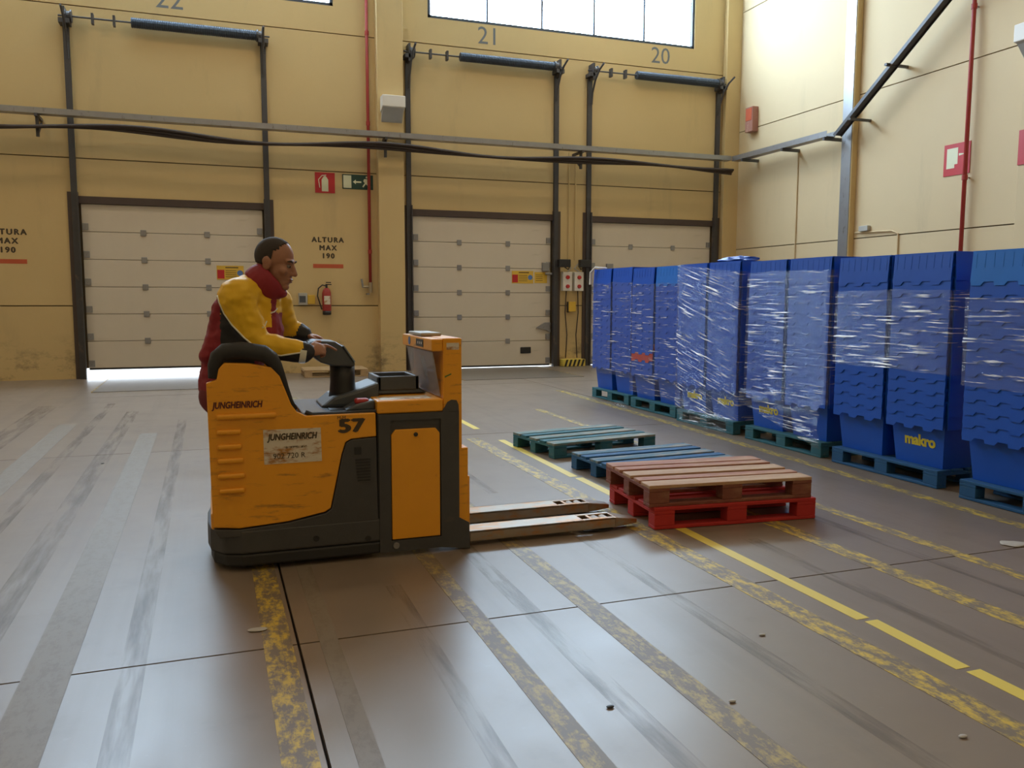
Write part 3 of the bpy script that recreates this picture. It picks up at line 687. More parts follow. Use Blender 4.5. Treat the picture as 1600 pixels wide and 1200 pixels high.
# loads: front x of pallet, near y edge, far y edge, top z
LOADS = [(5.50, 10.42, 1.945, 'first'), (5.47, 9.10, 1.92, 'second'), (5.40, 7.76, 1.92, 'third'),
         (5.40, 6.34, 1.90, 'fourth'), (5.38, 4.97, 1.875, 'fifth'), (5.31, 3.50, 1.86, 'sixth')]
NC = 13
used = set()
for li, (fx, y0, top, nm) in enumerate(LOADS):
    p = make_pallet('p_blue' if li > 3 else 'p_teal', ['p_blue' if li > 3 else 'p_teal']*5)
    # pallet boards run along Y: rotate by 90 degrees
    p.location = (fx+PW, y0, .0026); p.rotation_euler.z = R_(90); tag(p, '%s pallet under the %s crate load counted from the doors' % ('blue' if li > 3 else 'teal', nm), 'pallet', 'pallets under the crates')
    pitch = (top-PH-.004-CH)/(NC-1)
    for cname, dy, dx in (('far front', .917, .20), ('near front', .272, .20), ('near rear', .272, .66)):
        jx, jy = random.uniform(0, .003), random.uniform(-.002, .002)
        for k in range(NC):
            kind = 'crate'
            if li == 1 and cname == 'far front' and k == 2: kind = 'crate_red'
            elif li in (1,) and cname == 'near front' and k == NC-1 or (li == 5 and k == NC-1): kind = 'crate_l'
            if kind not in used: o = protos[kind]; used.add(kind)
            else: o = copy_tree(protos[kind])
            o.location = (fx+.03+dx+jx, y0+dy+jy, PH+.004+pitch*k)
            colr = {'crate': 'blue', 'crate_l': 'lighter blue', 'crate_red': 'red'}[kind]
            tag(o, '%s crate, %s in the %s column of the %s load from the doors' % (colr, ORD[k], cname, nm), 'crate', 'nested crates on pallets')
            if k == 0 and cname.endswith('front') and (li, cname) in ((4, 'near front'), (2, 'far front'), (2, 'near front'), (3, 'far front')):
                me = text_mesh('makro', .125, .001, .95, bold=.005)
                rot = Matrix.Rotation(R_(-90), 3, 'Z') @ Matrix.Rotation(R_(90), 3, 'X')
                for v in me.vertices: v.co = rot @ v.co + Vector((-(CD/2-SLOPE*(CH-.20))-.0015, -.02, .20)); 
                for v in me.vertices: v.co.x -= (v.co.z-.20)*SLOPE
                me.materials.clear(); me.materials.append(M['makro'])
                lo_ = bpy.data.objects.new('printed_logo', me); col.objects.link(lo_); lo_.parent = o
bpy.context.view_layer.update()

# stretch film
def film(li, za, zb, label, amp=.008, side_near=True, skew=0.0):
    fx, y0, top, nm = LOADS[li]
    xa, xb, ya, yb = fx-.003, fx+.928, y0-.0555, y0+1.2445
    per = []
    r = .015
    loop = []
    def seg(p, q, n):
        for i in range(n): loop.append((p[0]+(q[0]-p[0])*i/n, p[1]+(q[1]-p[1])*i/n))
    seg((xa, yb-r), (xa, ya+r), 44); seg((xa, ya+r), (xa+r, ya), 3); seg((xa+r, ya), (xb-r, ya), 14); seg((xb-r, ya), (xb, ya+r), 3)
    seg((xb, ya+r), (xb, yb-r), 10); seg((xb, yb-r), (xb-r, yb), 3); seg((xb-r, yb), (xa+r, yb), 14); seg((xa+r, yb), (xa, yb-r), 3)
    n = len(loop); nz = max(8, int((zb-za)/.022)); vs = []
    cx, cy = (xa+xb)/2, (ya+yb)/2
    for j in range(nz+1):
        for i, (x, y) in enumerate(loop):
            t_ = (y-ya)/(yb-ya)
            z = za+(zb-za)*j/nz
            if j == 0 or j == nz: z += .02*noise.noise(Vector((x*3, y*3, li)))
            z += skew*(t_-.5)*(1 if j == nz else j/nz)
            d = abs(noise.noise(Vector((x*1.6+li*7, y*1.6, z*16))))*amp*.9 + abs(noise.noise(Vector((x*5, y*5+li, z*34))))*amp*.4
            dirv = Vector((-1 if x < xa+r+1e-5 else (1 if x > xb-r-1e-5 else 0), -1 if y < ya+r+1e-5 else (1 if y > yb-r-1e-5 else 0), 0)); vs.append(Vector((x, y, z)) + dirv*d)
    fs = [(j*n+i, j*n+(i+1) % n, (j+1)*n+(i+1) % n, (j+1)*n+i) for j in range(nz) for i in range(n)]
    m = MB(); m.add(vs, fs)
    t = thing('stretch_wrap', ((xa+xb)/2, (ya+yb)/2, za), label, 'plastic film', 'stretch film')
    m.build('film_band', 'film_slant' if li == 2 else 'film', t, smooth=True); return t
film(0, .40, 1.74, 'clear stretch film hazing the first crate load from the doors', .006)
film(1, .22, 1.70, 'clear stretch film around the second crate load with the red crate', .006)
film(2, .16, 1.86, 'creased stretch film with slanting streaks on the third crate load', .012, skew=.12)
f4 = film(3, .52, 1.78, 'creased stretch film torn loose at the foot of the fourth load', .012)
film(4, .92, 1.58, 'narrow band of shiny stretch film around the fifth crate load', .010)
film(5, .86, 1.52, 'narrow band of shiny stretch film around the nearest crate load', .010)
def sheet(parent, A, B, C, D, n=18, amp=.02, name='loose_film'):
    A, B, C, D = map(Vector, (A, B, C, D)); vs = []
    for j in range(n+1):
        for i in range(n+1):
            u, v = i/n, j/n; p = A*(1-u)*(1-v)+B*u*(1-v)+C*u*v+D*(1-u)*v
            p.x -= abs(noise.noise(Vector((u*7+v*4, v*3, 2)))) * amp + .02*math.sin(math.pi*v); vs.append(p)
    fs = [(j*(n+1)+i, j*(n+1)+i+1, (j+1)*(n+1)+i+1, (j+1)*(n+1)+i) for j in range(n) for i in range(n)]
    m = MB(); m.add(vs, fs); return m.build(name, 'film', parent, smooth=True)
fx = LOADS[3][0]-.055
sheet(f4, (fx, 7.55, .55), (fx, 6.30, .53), (fx-.02, 6.26, .10), (fx, 7.55, .40), amp=.06)
f3 = [o for o in bpy.data.objects if o.name.startswith('stretch_wrap')][2]
sheet(f3, (LOADS[2][0]-.06, 8.9, .30), (LOADS[2][0]-.06, 7.72, .20), (LOADS[2][0]-.10, 7.72, .03), (LOADS[2][0]-.12, 8.6, .03), amp=.07)
# crumpled film clump on the floor, scraps on top of loads
def clump(name, c, r, mat, label, cat, seed):
    m = MB(); m.ball((0, 0, 0), (r[0], r[1], r[2]), None, 18, 10)
    for v in m.v:
        k = 1+.55*noise.noise(Vector((v.x*14+seed, v.y*14, v.z*20)))
        v *= k; v += Vector(c); v.z = max(v.z, c[2]-.4*r[2])-.6*r[2]
    return tag(m.build(name, mat, None, smooth=False), label, cat)
clump('film_scrap', (5.34, 10.32, .055), (.07, .16, .05), 'film', 'crumpled clear film lying between first and second load', 'plastic film', 3)
clump('crate_lid_scrap', (5.62, 8.05, 1.968), (.16, .28, .04), 'crate', 'crumpled blue plastic lying on top of the third load', 'scrap', 5)
clump('paper_scrap', on_floor(402, 985)+Vector((0, 0, .0075)), (.04, .025, .004), 'debris', 'small torn paper scrap on the floor near the truck', 'litter', 8)
clump('paper_sheet', on_floor(1580, 850)+Vector((0, 0, .0085)), (.08, .06, .005), 'debris', 'torn white paper on the floor at the right edge', 'litter', 9)
for i, (px_, py_, lb) in enumerate(((953, 1106, 'dark crumb on the floor at the bottom centre'), (1190, 993, 'pale crumb on the floor right of centre'), (1505, 1152, 'pale crumb on the floor at the bottom right'), (1145, 1097, 'flat pale scrap on the floor below the yellow line'), (160, 725, 'dark flat scrap on the floor left of the truck'))):
    clump('floor_crumb', on_floor(px_, py_)+Vector((0, 0, .0075)), (.016, .010, .004), 'black' if 'dark' in lb else 'debris', lb, 'litter', 20+i)
# white strap over the first load
MB_ = MB(); fx0, y00 = LOADS[0][0], LOADS[0][1]
MB_.tube([(fx0-.05, y00+1.20, 1.72), (fx0-.05, y00+1.19, 1.90), (fx0-.02, y00+1.10, 1.972), (fx0+.10, y00+.95, 1.962)], [.02, .02, .018, .01], 6)
tag(MB_.build('film_tail', 'white'), 'white twisted tail of film hung over the first crate load', 'plastic film')

# ------------------------------------------------------------------ pallet truck
YN, YB_ = 4.69, 5.45
def T(px_, py_, Y=YN):
    p = at_y(px_, py_, Y); return (p.x, p.z)
tr = thing('pallet_truck', (.7, 5.07, 0), 'orange and charcoal stand-on electric pallet truck with number 57', 'pallet truck')
side = [T(*p) for p in [(322,599),(338,594),(341,577),(350,567),(390,568),(424,574),(437,588),(446,610),(455,632),(464,644),(478,650),(587,645),(588,682),(549,686),(540,691),(534,710),(522,770),(517,794),(508,800),(450,815),(375,826),(333,825)]]
MB().prism(side, 'y', YN, YN+.05).build('side_panel', 'orange', tr, .006)
far = [(x, z) for x, z in side]
MB().prism(far, 'y', YB_-.05, YB_).build('side_panel', 'orange', tr, .006)
MB().box(-.04, .03, YN+.05, YB_-.05, .236, .33).build('rear_sill', 'orange', tr, .012)
# black padding on the top edge, both sides and rear
padp = [(334,592),(335,572),(340,558),(350,550),(378,548),(412,553),(424,561),(432,573),(440,588),(448,608),(456,630),(463,641)]
for yy in (YN+.03, YB_-.03):
    pts = [(T(*p)[0], yy, T(*p)[1]) for p in padp]
    MB().tube(pts, [.030, .036, .042, .046, .048, .048, .044, .036, .024, .016, .014, .012], 10).build('edge_padding', 'rubber', tr, smooth=True)
# pressed ribs on the side
for py_, x0, x1 in ((652, 333, 432), (676, 334, 377), (699, 335, 378), (721, 335, 381), (745, 336, 383), (768, 338, 383)):
    a = T(x0, py_); b = T(x1, py_); MB().box(a[0]+.015, b[0], YN-.020, YN+.01, a[1]-.016, a[1]+.012).build('pressed_rib', 'orange', tr, .011, seg=3)
# charcoal chassis: base tub with rounded rear and the rising flank
plan = [(.88, YN-.006), (.88, YB_+.006), (.12, YB_+.006), (.02, YB_-.03), (-.045, YB_-.12), (-.06, YB_-.25), (-.06, YN+.25), (-.045, YN+.12), (.02, YN+.03), (.12, YN-.006)]
MB().prism(plan, 'z', .10, .235).build('chassis_tub', 'charcoal', tr, .012)
MB().prism([(x*(1.0) + (.015 if x < .1 else 0), y) for x, y in plan], 'z', .03, .098).build('bumper_skirt', 'rubber', tr, .012)
flank = [T(*p) for p in [(588,683),(550,687),(541,692),(535,711),(523,771),(518,795),(509,802),(450,817),(375,828),(334,828)]] + [(-.0, .20), (.868, .20)]
MB().prism(flank, 'y', YN-.004, YN+.045).build('flank_cover', 'charcoal', tr, .005)
MB().box(.46, .868, YN+.05, YB_-.05, .235, .835).build('drive_housing', 'charcoal', tr)
MB().box(.04, .46, YN+.05, YB_-.05, .235, .26).build('standing_platform', 'rubber', tr)
for px_, py_ in ((494, 841), (575, 841)):
    c = T(px_, py_); MB().lathe([(.018, -.001), (.018, .006)], (c[0], YN-.008, c[1]), 12, 'y').build('bolt_hole', 'black', tr)
c = T(559, 704); MB().box(c[0]-.02, c[0]+.02, YN-.009, YN-.003, c[1]-.022, c[1]+.022).build('key_recess', 'black', tr, .004)
for q in range(8):
    a = T(558, 718+q*4.6); MB().box(a[0]-.012+.002*q, a[0]+.075, YN-.008, YN-.003, a[1]-.005, a[1]+.003).build('vent_slot', 'black', tr)
# console deck
m = MB(); m.box(.46, .868, YN+.05, YB_-.05, .835, .862); m.build('console_deck', 'bluegrey_sheen', tr, .006)
MB().box(.60, .67, 4.93, 5.03, .855, .866).build('console_pocket', 'black', tr); MB().box(.62, .74, 4.80, 4.90, .855, .866).build('console_pocket', 'black', tr)
MB().tube([(.475, YN+.035, .868), (.51, YN+.035, .852), (.62, YN+.035, .850), (.868, YN+.035, .855)], .013, 8).build('edge_seal', 'rubber', tr)
m = MB(); m.prism([(.58, .862), (.66, .925), (.78, .955), (.93, 1.005), (.93, .862)], 'y', 4.92, 5.25); m.build('console_ramp', 'bluegrey', tr, .02)
m = MB(); m.prism([(.70, .862), (.76, .895), (.868, .92), (.868, .862)], 'y', 4.745, 4.90); m.build('lever_console', 'bluegrey', tr, .01)
a = T(554, 631, 4.80); b = T(573, 622, 4.80); MB().box(a[0], b[0]+.01, 4.77, 4.83, a[1], b[1]).build('red_lever', 'lever_red', tr, .012)
# storage tray (open box)
m = MB(); x0, x1, ya, yb, za, zb = .93, 1.235, 4.98, 5.30, .925, 1.03
m.frustum(((x0+x1)/2, (ya+yb)/2, za), ((x1-x0)/2, (yb-ya)/2), ((x0+x1)/2-.02, (ya+yb)/2, za+.03), ((x1-x0)/2-.025, (yb-ya)/2-.01))
for bx in ((x0, x0+.025, ya, yb), (x1-.075, x1-.05, ya, yb), (x0, x1-.05, ya, ya+.025), (x0, x1-.05, yb-.025, yb)): m.box(*bx, za+.02, zb)
m.build('storage_tray', 'bluegrey', tr, .006)
# steering column and head
cx, cy = at_y(535, 590, 5.05).x, 5.05
m = MB(); m.lathe([(.085, .93-.02), (.078, .95), (.074, 1.0), (.074, 1.13)], (cx, cy, 0), 20); 
for v in m.v: v.y = cy+(v.y-cy)*1.25
m.build('steering_column', 'black', tr, smooth=True)
def TS(px_, py_): return T(px_, py_, 5.0)
head_prof = [TS(*p) for p in [(478,537),(490,531),(522,533),(533,540),(553,567),(552,572),(517,571),(500,566),(488,557)]]
hd_o = MB().prism(head_prof, 'y', 4.945, 5.185).build('steering_head', 'bluegrey', tr, .014)
# dished top plate of the head
a = Vector((TS(493, 534)[0], 0, TS(493, 534)[1])); b = Vector((TS(546, 561)[0], 0, TS(546, 561)[1]))
MB().tube([(TS(480, 540)[0], 4.97, TS(480, 540)[1]), (TS(480, 540)[0]-.01, 5.06, TS(480, 540)[1]), (TS(480, 540)[0], 5.14, TS(480, 540)[1])], .020, 10).build('grip', 'black', hd_o, smooth=True)
p0_ = TS(534, 541); p1_ = TS(552, 566)
MB().add([(p0_[0]-.002, 4.93, p0_[1]+.004), (p1_[0]-.004, 4.93, p1_[1]+.004), (p1_[0]-.004, 5.19, p1_[1]+.004), (p0_[0]-.002, 5.19, p0_[1]+.004),
          (p0_[0]+.004, 4.93, p0_[1]+.008), (p1_[0]+.002, 4.93, p1_[1]+.008), (p1_[0]+.002, 5.19, p1_[1]+.008), (p0_[0]+.004, 5.19, p0_[1]+.008)],
         [(0,3,2,1),(4,5,6,7),(0,1,5,4),(1,2,6,5),(2,3,7,6),(3,0,4,7)]).build('display_cover', 'bluegrey_sheen', hd_o)
# battery section
MB().box(.872, 1.27, YN+.01, YB_-.01, .20, .842).build('battery_box', 'charcoal', tr)
MB().box(.872, 1.262, YN, YB_, .843, .918).build('battery_lid', 'orange', tr, .010)
MB().box(.90, 1.20, YN+.05, YN+.20, .918, .9195).build('lid_label', 'worn_white', tr)
frame = [T(*p) for p in [(591,648),(690,643),(699,628),(705,624.5),(713,625),(716,632),(717,800),(723,812),(733,816),(734,856),(600,871),(594,868)]]
drx0, drz1 = T(611, 672); drx1, drz0 = T(688, 836)
m = MB()   # frame around the battery door opening, as four strips
fx0, fx1 = frame[0][0], T(717, 700)[0]
zt_ = frame[0][1]; xr_ = T(690, 643)[0]
m.box(fx0, drx0-.006, YN-.006, YN+.03, .03, zt_)
m.box(drx0-.006, drx1+.006, YN-.006, YN+.03, drz1+.055, zt_)
m.box(drx0-.006, drx1+.006, YN-.006, YN+.03, .03, drz0-.006)
m.prism([(drx1+.006, .03), T(734, 856), T(733, 816), (fx1, .20), (fx1, zt_), (drx1+.006, zt_)], 'y', YN-.006, YN+.03)
m.prism([(xr_, zt_-.002), (fx1, zt_-.002), T(716, 632), T(713, 625), T(705, 624.5), T(699, 628)], 'y', YN-.006, YN+.03)
m.build('battery_frame', 'charcoal', tr)
dx_ = drx1-drx0
bd = MB().prism([(drx0, drz0), (drx1, drz0), (drx1, drz1-.03), (drx1-.025, drz1), (drx0+.025, drz1), (drx0, drz1-.03)], 'y', YN-.004, YN+.02).build('battery_door', 'orange_clean', tr, .004)
MB().box(drx0-.006, drx1+.006, YN+.02, YN+.03, drz0-.006, drz1+.055).build('door_recess', 'black', tr)
MB().lathe([(.013, -.002), (.013, .004)], (drx0+dx_*.5, YN-.005, drz1-.032), 12, 'y').build('lock_hole', 'black', bd)
c = T(619, 852); MB().lathe([(.017, -.006), (.020, 0), (.020, .004)], (c[0], YN-.008, c[1]), 14, 'y').build('lock', 'steel', tr)
# mast / load guard
MB().box(1.262, 1.375, YN, YB_, .60, 1.272).build('mast_cover', 'orange', tr, .008)
MB().box(1.345, 1.412, YN+.002, YB_-.002, .04, .62).build('mast_foot', 'orange', tr, .006)
MB().box(1.412, 1.435, YN+.04, YB_-.04, .10, .44).build('fork_carriage', 'orange', tr, .01)
hdr = MB().box(1.195, 1.262, YN+.005, YB_+.03, 1.195, 1.268).build('mast_head', 'orange', tr, .008)
MB().box(1.192, 1.195, 4.90, 5.08, 1.21, 1.255).build('display', 'black', hdr)
for q in range(3): MB().box(1.1905, 1.192, 4.93+.045*q, 4.945+.045*q, 1.225, 1.24).build('display_symbol', 'white', hdr)
MB().lathe([(.026, -.0035), (.026, 0)], (1.195, 5.27, 1.232), 14, 'x').build('round_sticker', 'blue_print', hdr)
MB().box(1.20, 1.33, 4.98, 5.32, 1.272, 1.292).build('document_clip', 'grey', tr, .006)
ah = MB().add([(1.205, 4.74, 1.19), (1.213, 4.74, 1.19), (1.258, 4.74, .925), (1.250, 4.74, .925), (1.205, 5.40, 1.19), (1.213, 5.40, 1.19), (1.258, 5.40, .925), (1.250, 5.40, .925)],
         [(0,1,2,3),(7,6,5,4),(0,4,5,1),(1,5,6,2),(2,6,7,3),(3,7,4,0)]).build('document_holder', 'acrylic', tr)
MB().add([(1.218, 4.98, 1.15), (1.253, 4.98, .96), (1.253, 5.02, .96), (1.218, 5.09, 1.15)], [(0,1,2,3)]).build('folded_paper', 'grey', ah)
a = T(700, 587); MB().add([(a[0]-.02, YN-.001, a[1]-.012), (a[0]+.02, YN-.001, a[1]+.006), (a[0]+.02, YN-.001, a[1]+.014), (a[0]-.02, YN-.001, a[1]-.002)], [(0,1,2,3)]).build('green_mark', pmat('green_paint', (.10, .18, .03), .6), tr)
a = T(708, 541); MB().box(a[0]-.04, a[0]+.035, YN-.0015, YN, a[1]-.02, a[1]+.02).build('worn_sticker', 'worn_white', tr)
# forks
for ya in (4.735, 5.145):
    yb = ya+.165; fk = MB(); zt, zb_ = .092, .028
    xa, xo0, xo1, xt = 1.435, 2.20, 2.42, 2.60
    def pf(x): return 0
    fk.box(xa, xo0, ya, yb, zt-.012, zt); fk.box(xa, xo1, ya, ya+.014, zb_, zt); fk.box(xa, xo1, yb-.014, yb, zb_, zt)
    fk.box(xo0, xo1, ya, ya+.04, zt-.012, zt); fk.box(xo0, xo1, yb-.04, yb, zt-.012, zt); fk.box(2.255, 2.275, ya+.04, yb-.04, zt-.012, zt)
    fk.add([(xo1, ya, zb_), (xo1, yb, zb_), (xo1, yb, zt), (xo1, ya, zt), (xt, ya+.045, .030), (xt, yb-.045, .030), (xt, yb-.045, .058), (xt, ya+.045, .058)],
           [(0,1,2,3),(7,6,5,4),(0,4,5,1),(1,5,6,2),(2,6,7,3),(3,7,4,0)])
    f = fk.build('fork', 'fork', tr, .004)
    for xr in (2.315, 2.375): MB().lathe([(.030, -.045), (.034, -.04), (.034, .04), (.030, .045)], (xr, (ya+yb)/2, .037+.018), 14, 'y').build('load_roller', 'roller', f)
    MB().box(2.205, 2.415, ya+.016, yb-.016, .012, .018).build('roller_plate', 'black', f)
MB().lathe([(.09, -.04), (.115, -.03), (.115, .03), (.09, .04)], (.66, 5.07, .1152), 18, 'y').build('drive_wheel', 'rubber', tr)
for yy in (YN+.10, YB_-.10): MB().lathe([(.05, -.025), (.0602, -.02), (.0602, .02), (.05, .025)], (.15, yy, .0604), 14, 'y').build('castor', 'rubber', tr)
# writing
p = T(371, 633); text('logo_text', 'JUNGHEINRICH', .05, (p[0], YN-.001, p[1]), '-y', 'logo', tr, width=T(412, 633)[0]-T(332, 633)[0], shear=.2, bold=.0022)
q0 = T(411, 671); q1 = T(503, 725)
pts = [T(*p) for p in ((411, 672), (501, 668), (503, 720), (413, 726))]
stick = MB().prism([pts[3], pts[2], pts[1], pts[0]], 'y', YN-.0025, YN-.0005).build('rating_sticker', 'worn_white', tr)
p = T(457, 682); text('sticker_text', 'JUNGHEINRICH', .05, (p[0], YN-.003, p[1]), '-y', 'stencil', stick, width=.27, shear=.2, bold=.0022)
p = T(462, 698); MB().box(p[0]-.06, p[0]+.06, YN-.0032, YN-.0026, p[1]-.006, p[1]+.006).build('worn_print', 'worn_print', stick)
p = T(452, 712); text('sticker_text', '902 720 R', .042, (p[0], YN-.003, p[1]), '-y', 'stencil', stick)
p = T(549, 666); text('fleet_number', '57', .105, (p[0], YN-.001, p[1]), '-y', 'stencil', tr, width=.155, bold=.006)
p = T(535, 656); text('fleet_prefix', 'M-M', .026, (p[0]-.005, YN-.001, p[1]+.012), '-y', 'stencil', tr)

# ------------------------------------------------------------------ person
def bake(mb, voxel, smooth_it, name):
    """fuse overlapping volumes into one continuous surface"""
    me = bpy.data.meshes.new('tmp'); me.from_pydata(mb.v, [], mb.f)
    o = bpy.data.objects.new('tmp', me); col.objects.link(o)
    r = o.modifiers.new('r', 'REMESH'); r.mode = 'VOXEL'; r.voxel_size = voxel; r.use_smooth_shade = True
    s = o.modifiers.new('s', 'SMOOTH'); s.factor = .5; s.iterations = smooth_it
    dg = bpy.context.evaluated_depsgraph_get(); dg.update()
    out = bpy.data.meshes.new_from_object(o.evaluated_get(dg)); out.name = name
    bpy.data.objects.remove(o); bpy.data.meshes.remove(me); return out
def PX(px_, py_, Y): return at_y(px_, py_, Y)
person = thing('person', (.12, 5.05, .26), 'man in yellow, red and black work jacket leaning on the truck controls', 'person')
def attach(me, name, mats, parent=person):
    c = Vector((0, 0, 0))
    for v in me.vertices: c += v.co
    c /= max(1, len(me.vertices))
    for v in me.vertices: v.co -= c
    keep_i = [p.material_index for p in me.polygons]
    me.materials.clear()
    for m_ in mats: me.materials.append(M[m_])
    for p, i_ in zip(me.polygons, keep_i): p.use_smooth = True; p.material_index = i_
    o = bpy.data.objects.new(name, me); col.objects.link(o); o.parent = parent; o.location = c-W[parent.name]; W[o.name] = c; return o
yaw = -40
TF = Vector((math.cos(R_(yaw)), math.sin(R_(yaw)), 0)); TL = Vector((-TF.y, TF.x, 0))         # chest direction, his left
def frame3(f, lean):
    fz = (Vector((0, 0, 1))*math.cos(lean) + f*math.sin(lean)).normalized(); l = fz.cross(f).normalized(); ff = l.cross(fz)
    return Matrix((ff, l, fz)).transposed()
tm = frame3(TF, R_(22))
# arms: shoulder, elbow, wrist
rs, re, rw = PX(370, 466, 4.90), PX(400, 540, 4.872), PX(474, 549, 4.858)
ls, le, lw_ = PX(430, 470, 5.20), PX(446, 511, 5.30), PX(474, 522, 5.27)
spine = [PX(356, 606, 5.05), PX(364, 565, 5.05), PX(374, 528, 5.05), PX(386, 488, 5.05), PX(395, 458, 5.05), PX(404, 440, 5.04)]
# head frame
HY, HP = R_(-26), R_(-14)
hf = Vector((math.cos(HY)*math.cos(HP), math.sin(HY)*math.cos(HP), math.sin(HP))); hl = Vector((-math.sin(HY), math.cos(HY), 0)); hu = hf.cross(hl)
HM = Matrix((hf, hl, hu)).transposed(); HC = PX(430, 411, 5.02); HS = 1.06
def hp(x, y, z): return HC + HM @ Vector((x*HS, y*HS, z*HS))
def hr(a, b, c): return (a*HS, b*HS, c*HS)
# body
b = MB()
b.ball(hp(-.012, 0, .035), hr(.106, .080, .100), HM, 24, 16)
b.ball(hp(.028, 0, -.030), hr(.078, .066, .090), HM, 20, 14)
b.ball(hp(.050, 0, -.090), hr(.048, .044, .040), HM)
b.ball(hp(.078, 0, -.112), hr(.026, .028, .022), HM)
b.ball(hp(.078, 0, .028), hr(.026, .052, .016), HM)
b.cone(hp(.098, 0, .012), hp(.122, 0, -.034), .011, .015)
for s in (-1, 1):
    b.ball(hp(.112, s*.012, -.038), hr(.013, .010, .010), HM); b.ball(hp(.068, s*.045, -.030), hr(.026, .022, .024), HM)
    b.ball(hp(-.012, s*.082, -.012), hr(.024, .012, .036), HM); b.ball(hp(-.020, s*.088, .004), hr(.020, .010, .024), HM)
b.ball(hp(.098, 0, -.066), hr(.014, .026, .009), HM); b.ball(hp(.096, 0, -.082), hr(.013, .022, .009), HM)
nb = spine[5]
b.cone(hp(-.03, 0, -.07), nb, .062, .072)
for p, rr in zip(spine[:5], (.13, .12, .12, .13, .11)): b.ball(p, (rr*.85, rr*1.2, .12), tm)
b.cone(rs, re, .055, .045); b.cone(re, rw, .045, .032); b.cone(ls, le, .055, .045); b.cone(le, lw_, .045, .032); b.cone(spine[4], rs, .07, .06); b.cone(spine[4], ls, .07, .06)
for s in (-1, 1):                                                    # legs down to the platform
    hip = spine[0]+TL*s*.09+Vector((0, 0, -.04)); knee = Vector((.20, 5.05+s*.11, .70)); ank = Vector((.16, 5.05+s*.12, .345))
    b.cone(hip, knee, .085, .06); b.cone(knee, ank, .06, .042); b.cone(ank+Vector((-.02, 0, -.045)), ank+Vector((.12, -.03, -.055)), .03, .026)
def finger(pts, r0, r1):
    for i in range(len(pts)-1):
        a = r0+(r1-r0)*i/(len(pts)-1); c = r0+(r1-r0)*(i+1)/(len(pts)-1); b.cone(pts[i], pts[i+1], a, c, 10)
# right hand: palm down on the head, index stretched, the other fingers curled round the grip
w0 = PX(486, 546, 4.855); k0 = PX(503, 544, 4.87)
ax = (k0-w0).normalized(); lat = Vector((0, .6, .8)); dn_ = ax.cross(lat).normalized(); dn_ = dn_ if dn_.z < 0 else -dn_
pm = Matrix((ax, lat, ax.cross(lat))).transposed()
b.cone(rw, w0, .030, .026); b.ball((w0+k0)/2+dn_*.004, (.052, .044, .021), pm, 16, 10)
idx = k0+lat*.022
finger([idx-ax*.02, PX(511, 540, 4.905), PX(518, 543, 4.91), PX(525, 547, 4.915)], .0105, .0085)
for q, (dy, ln) in enumerate(((.004, 1.), (-.015, .94), (-.032, .8))):
    r0_ = k0+lat*dy-ax*.006; finger([r0_, r0_+ax*.026*ln+dn_*.012, r0_+ax*.030*ln+dn_*.040*ln, r0_+ax*.010*ln+dn_*.055*ln], .0105, .0085)
finger([w0+lat*.03+ax*.01, w0+lat*.055+ax*.035+dn_*.012, w0+lat*.058+ax*.065+dn_*.018], .0125, .009)
# left hand gripping the far rim
lat = Vector((0, 1, 0)); dn_ = Vector((.1, 0, -1)).normalized()
w1 = PX(480, 525, 5.255); k1 = PX(495, 526, 5.225); ax1 = (k1-w1).normalized()
pm1 = Matrix((ax1, lat, ax1.cross(lat))).transposed()
b.cone(lw_, w1, .030, .026); b.ball((w1+k1)/2, (.050, .040, .018), pm1, 16, 10)
for dy, ln in ((.028, .85), (.010, 1.), (-.009, 1.), (-.027, .92)):
    r0_ = k1+lat*dy-ax1*.006; finger([r0_, r0_+ax1*.030*ln+dn_*.008, r0_+ax1*.050*ln+dn_*.024, r0_+ax1*.048*ln+dn_*.044], .0105, .0085)
finger([w1-lat*.03+ax1*.01, w1-lat*.055+ax1*.03+dn_*.010, w1-lat*.060+ax1*.058+dn_*.016], .0125, .009)
attach(bake(b, .0055, 3, 'body'), 'body', ['skin'])
# eyes, brows, lips, hair
for s in (-1, 1):
    e = MB(); e.ball(hp(.087, s*.031, .002), .0105*HS, None, 12, 8); eo = e.build('eye', 'eye', person, smooth=True)
    e = MB(); e.ball(hp(.0965, s*.030, .001), .0055*HS, None, 8, 6); e.build('iris', 'iris', eo, smooth=True)
    e = MB(); e.tube([hp(.100, s*.014, .026), hp(.099, s*.034, .032), hp(.086, s*.052, .026)], [.005, .006, .003], 6); e.build('eyebrow', 'hair', person, smooth=True)
e = MB(); e.ball(hp(.107, 0, -.067), hr(.008, .021, .006), HM, 12, 6); e.ball(hp(.105, 0, -.079), hr(.008, .018, .006), HM, 12, 6); e.build('lips', 'lips', person, smooth=True)
h = MB(); h.ball((0, 0, 0), (.1075, .0815, .1015), None, 40, 28)
keep = []
for f in h.f:
    c = sum((h.v[i] for i in f), Vector())/len(f)
    line = .040 + max(0, (abs(c.y)-.02))*-.25                      # receding front hairline
    low = -.055 if c.x < -.03 else (-.03 if c.x < .012 else .030)
    if c.x < (.062 - abs(c.y)*.35 if c.z > .045 else .030) and c.z > low: keep.append(f)
idxs = sorted({i for f in keep for i in f}); mp_ = {i: k for k, i in enumerate(idxs)}
hm = MB(); hm.add([hp(v.x/1.0-.012, v.y, v.z+.035) for v in (h.v[i] for i in idxs)], [[mp_[i] for i in f] for f in keep])
ho = hm.build('hair', 'hair', person, smooth=True); sm = ho.modifiers.new('solid', 'SOLIDIFY'); sm.thickness = .004; sm.offset = 0
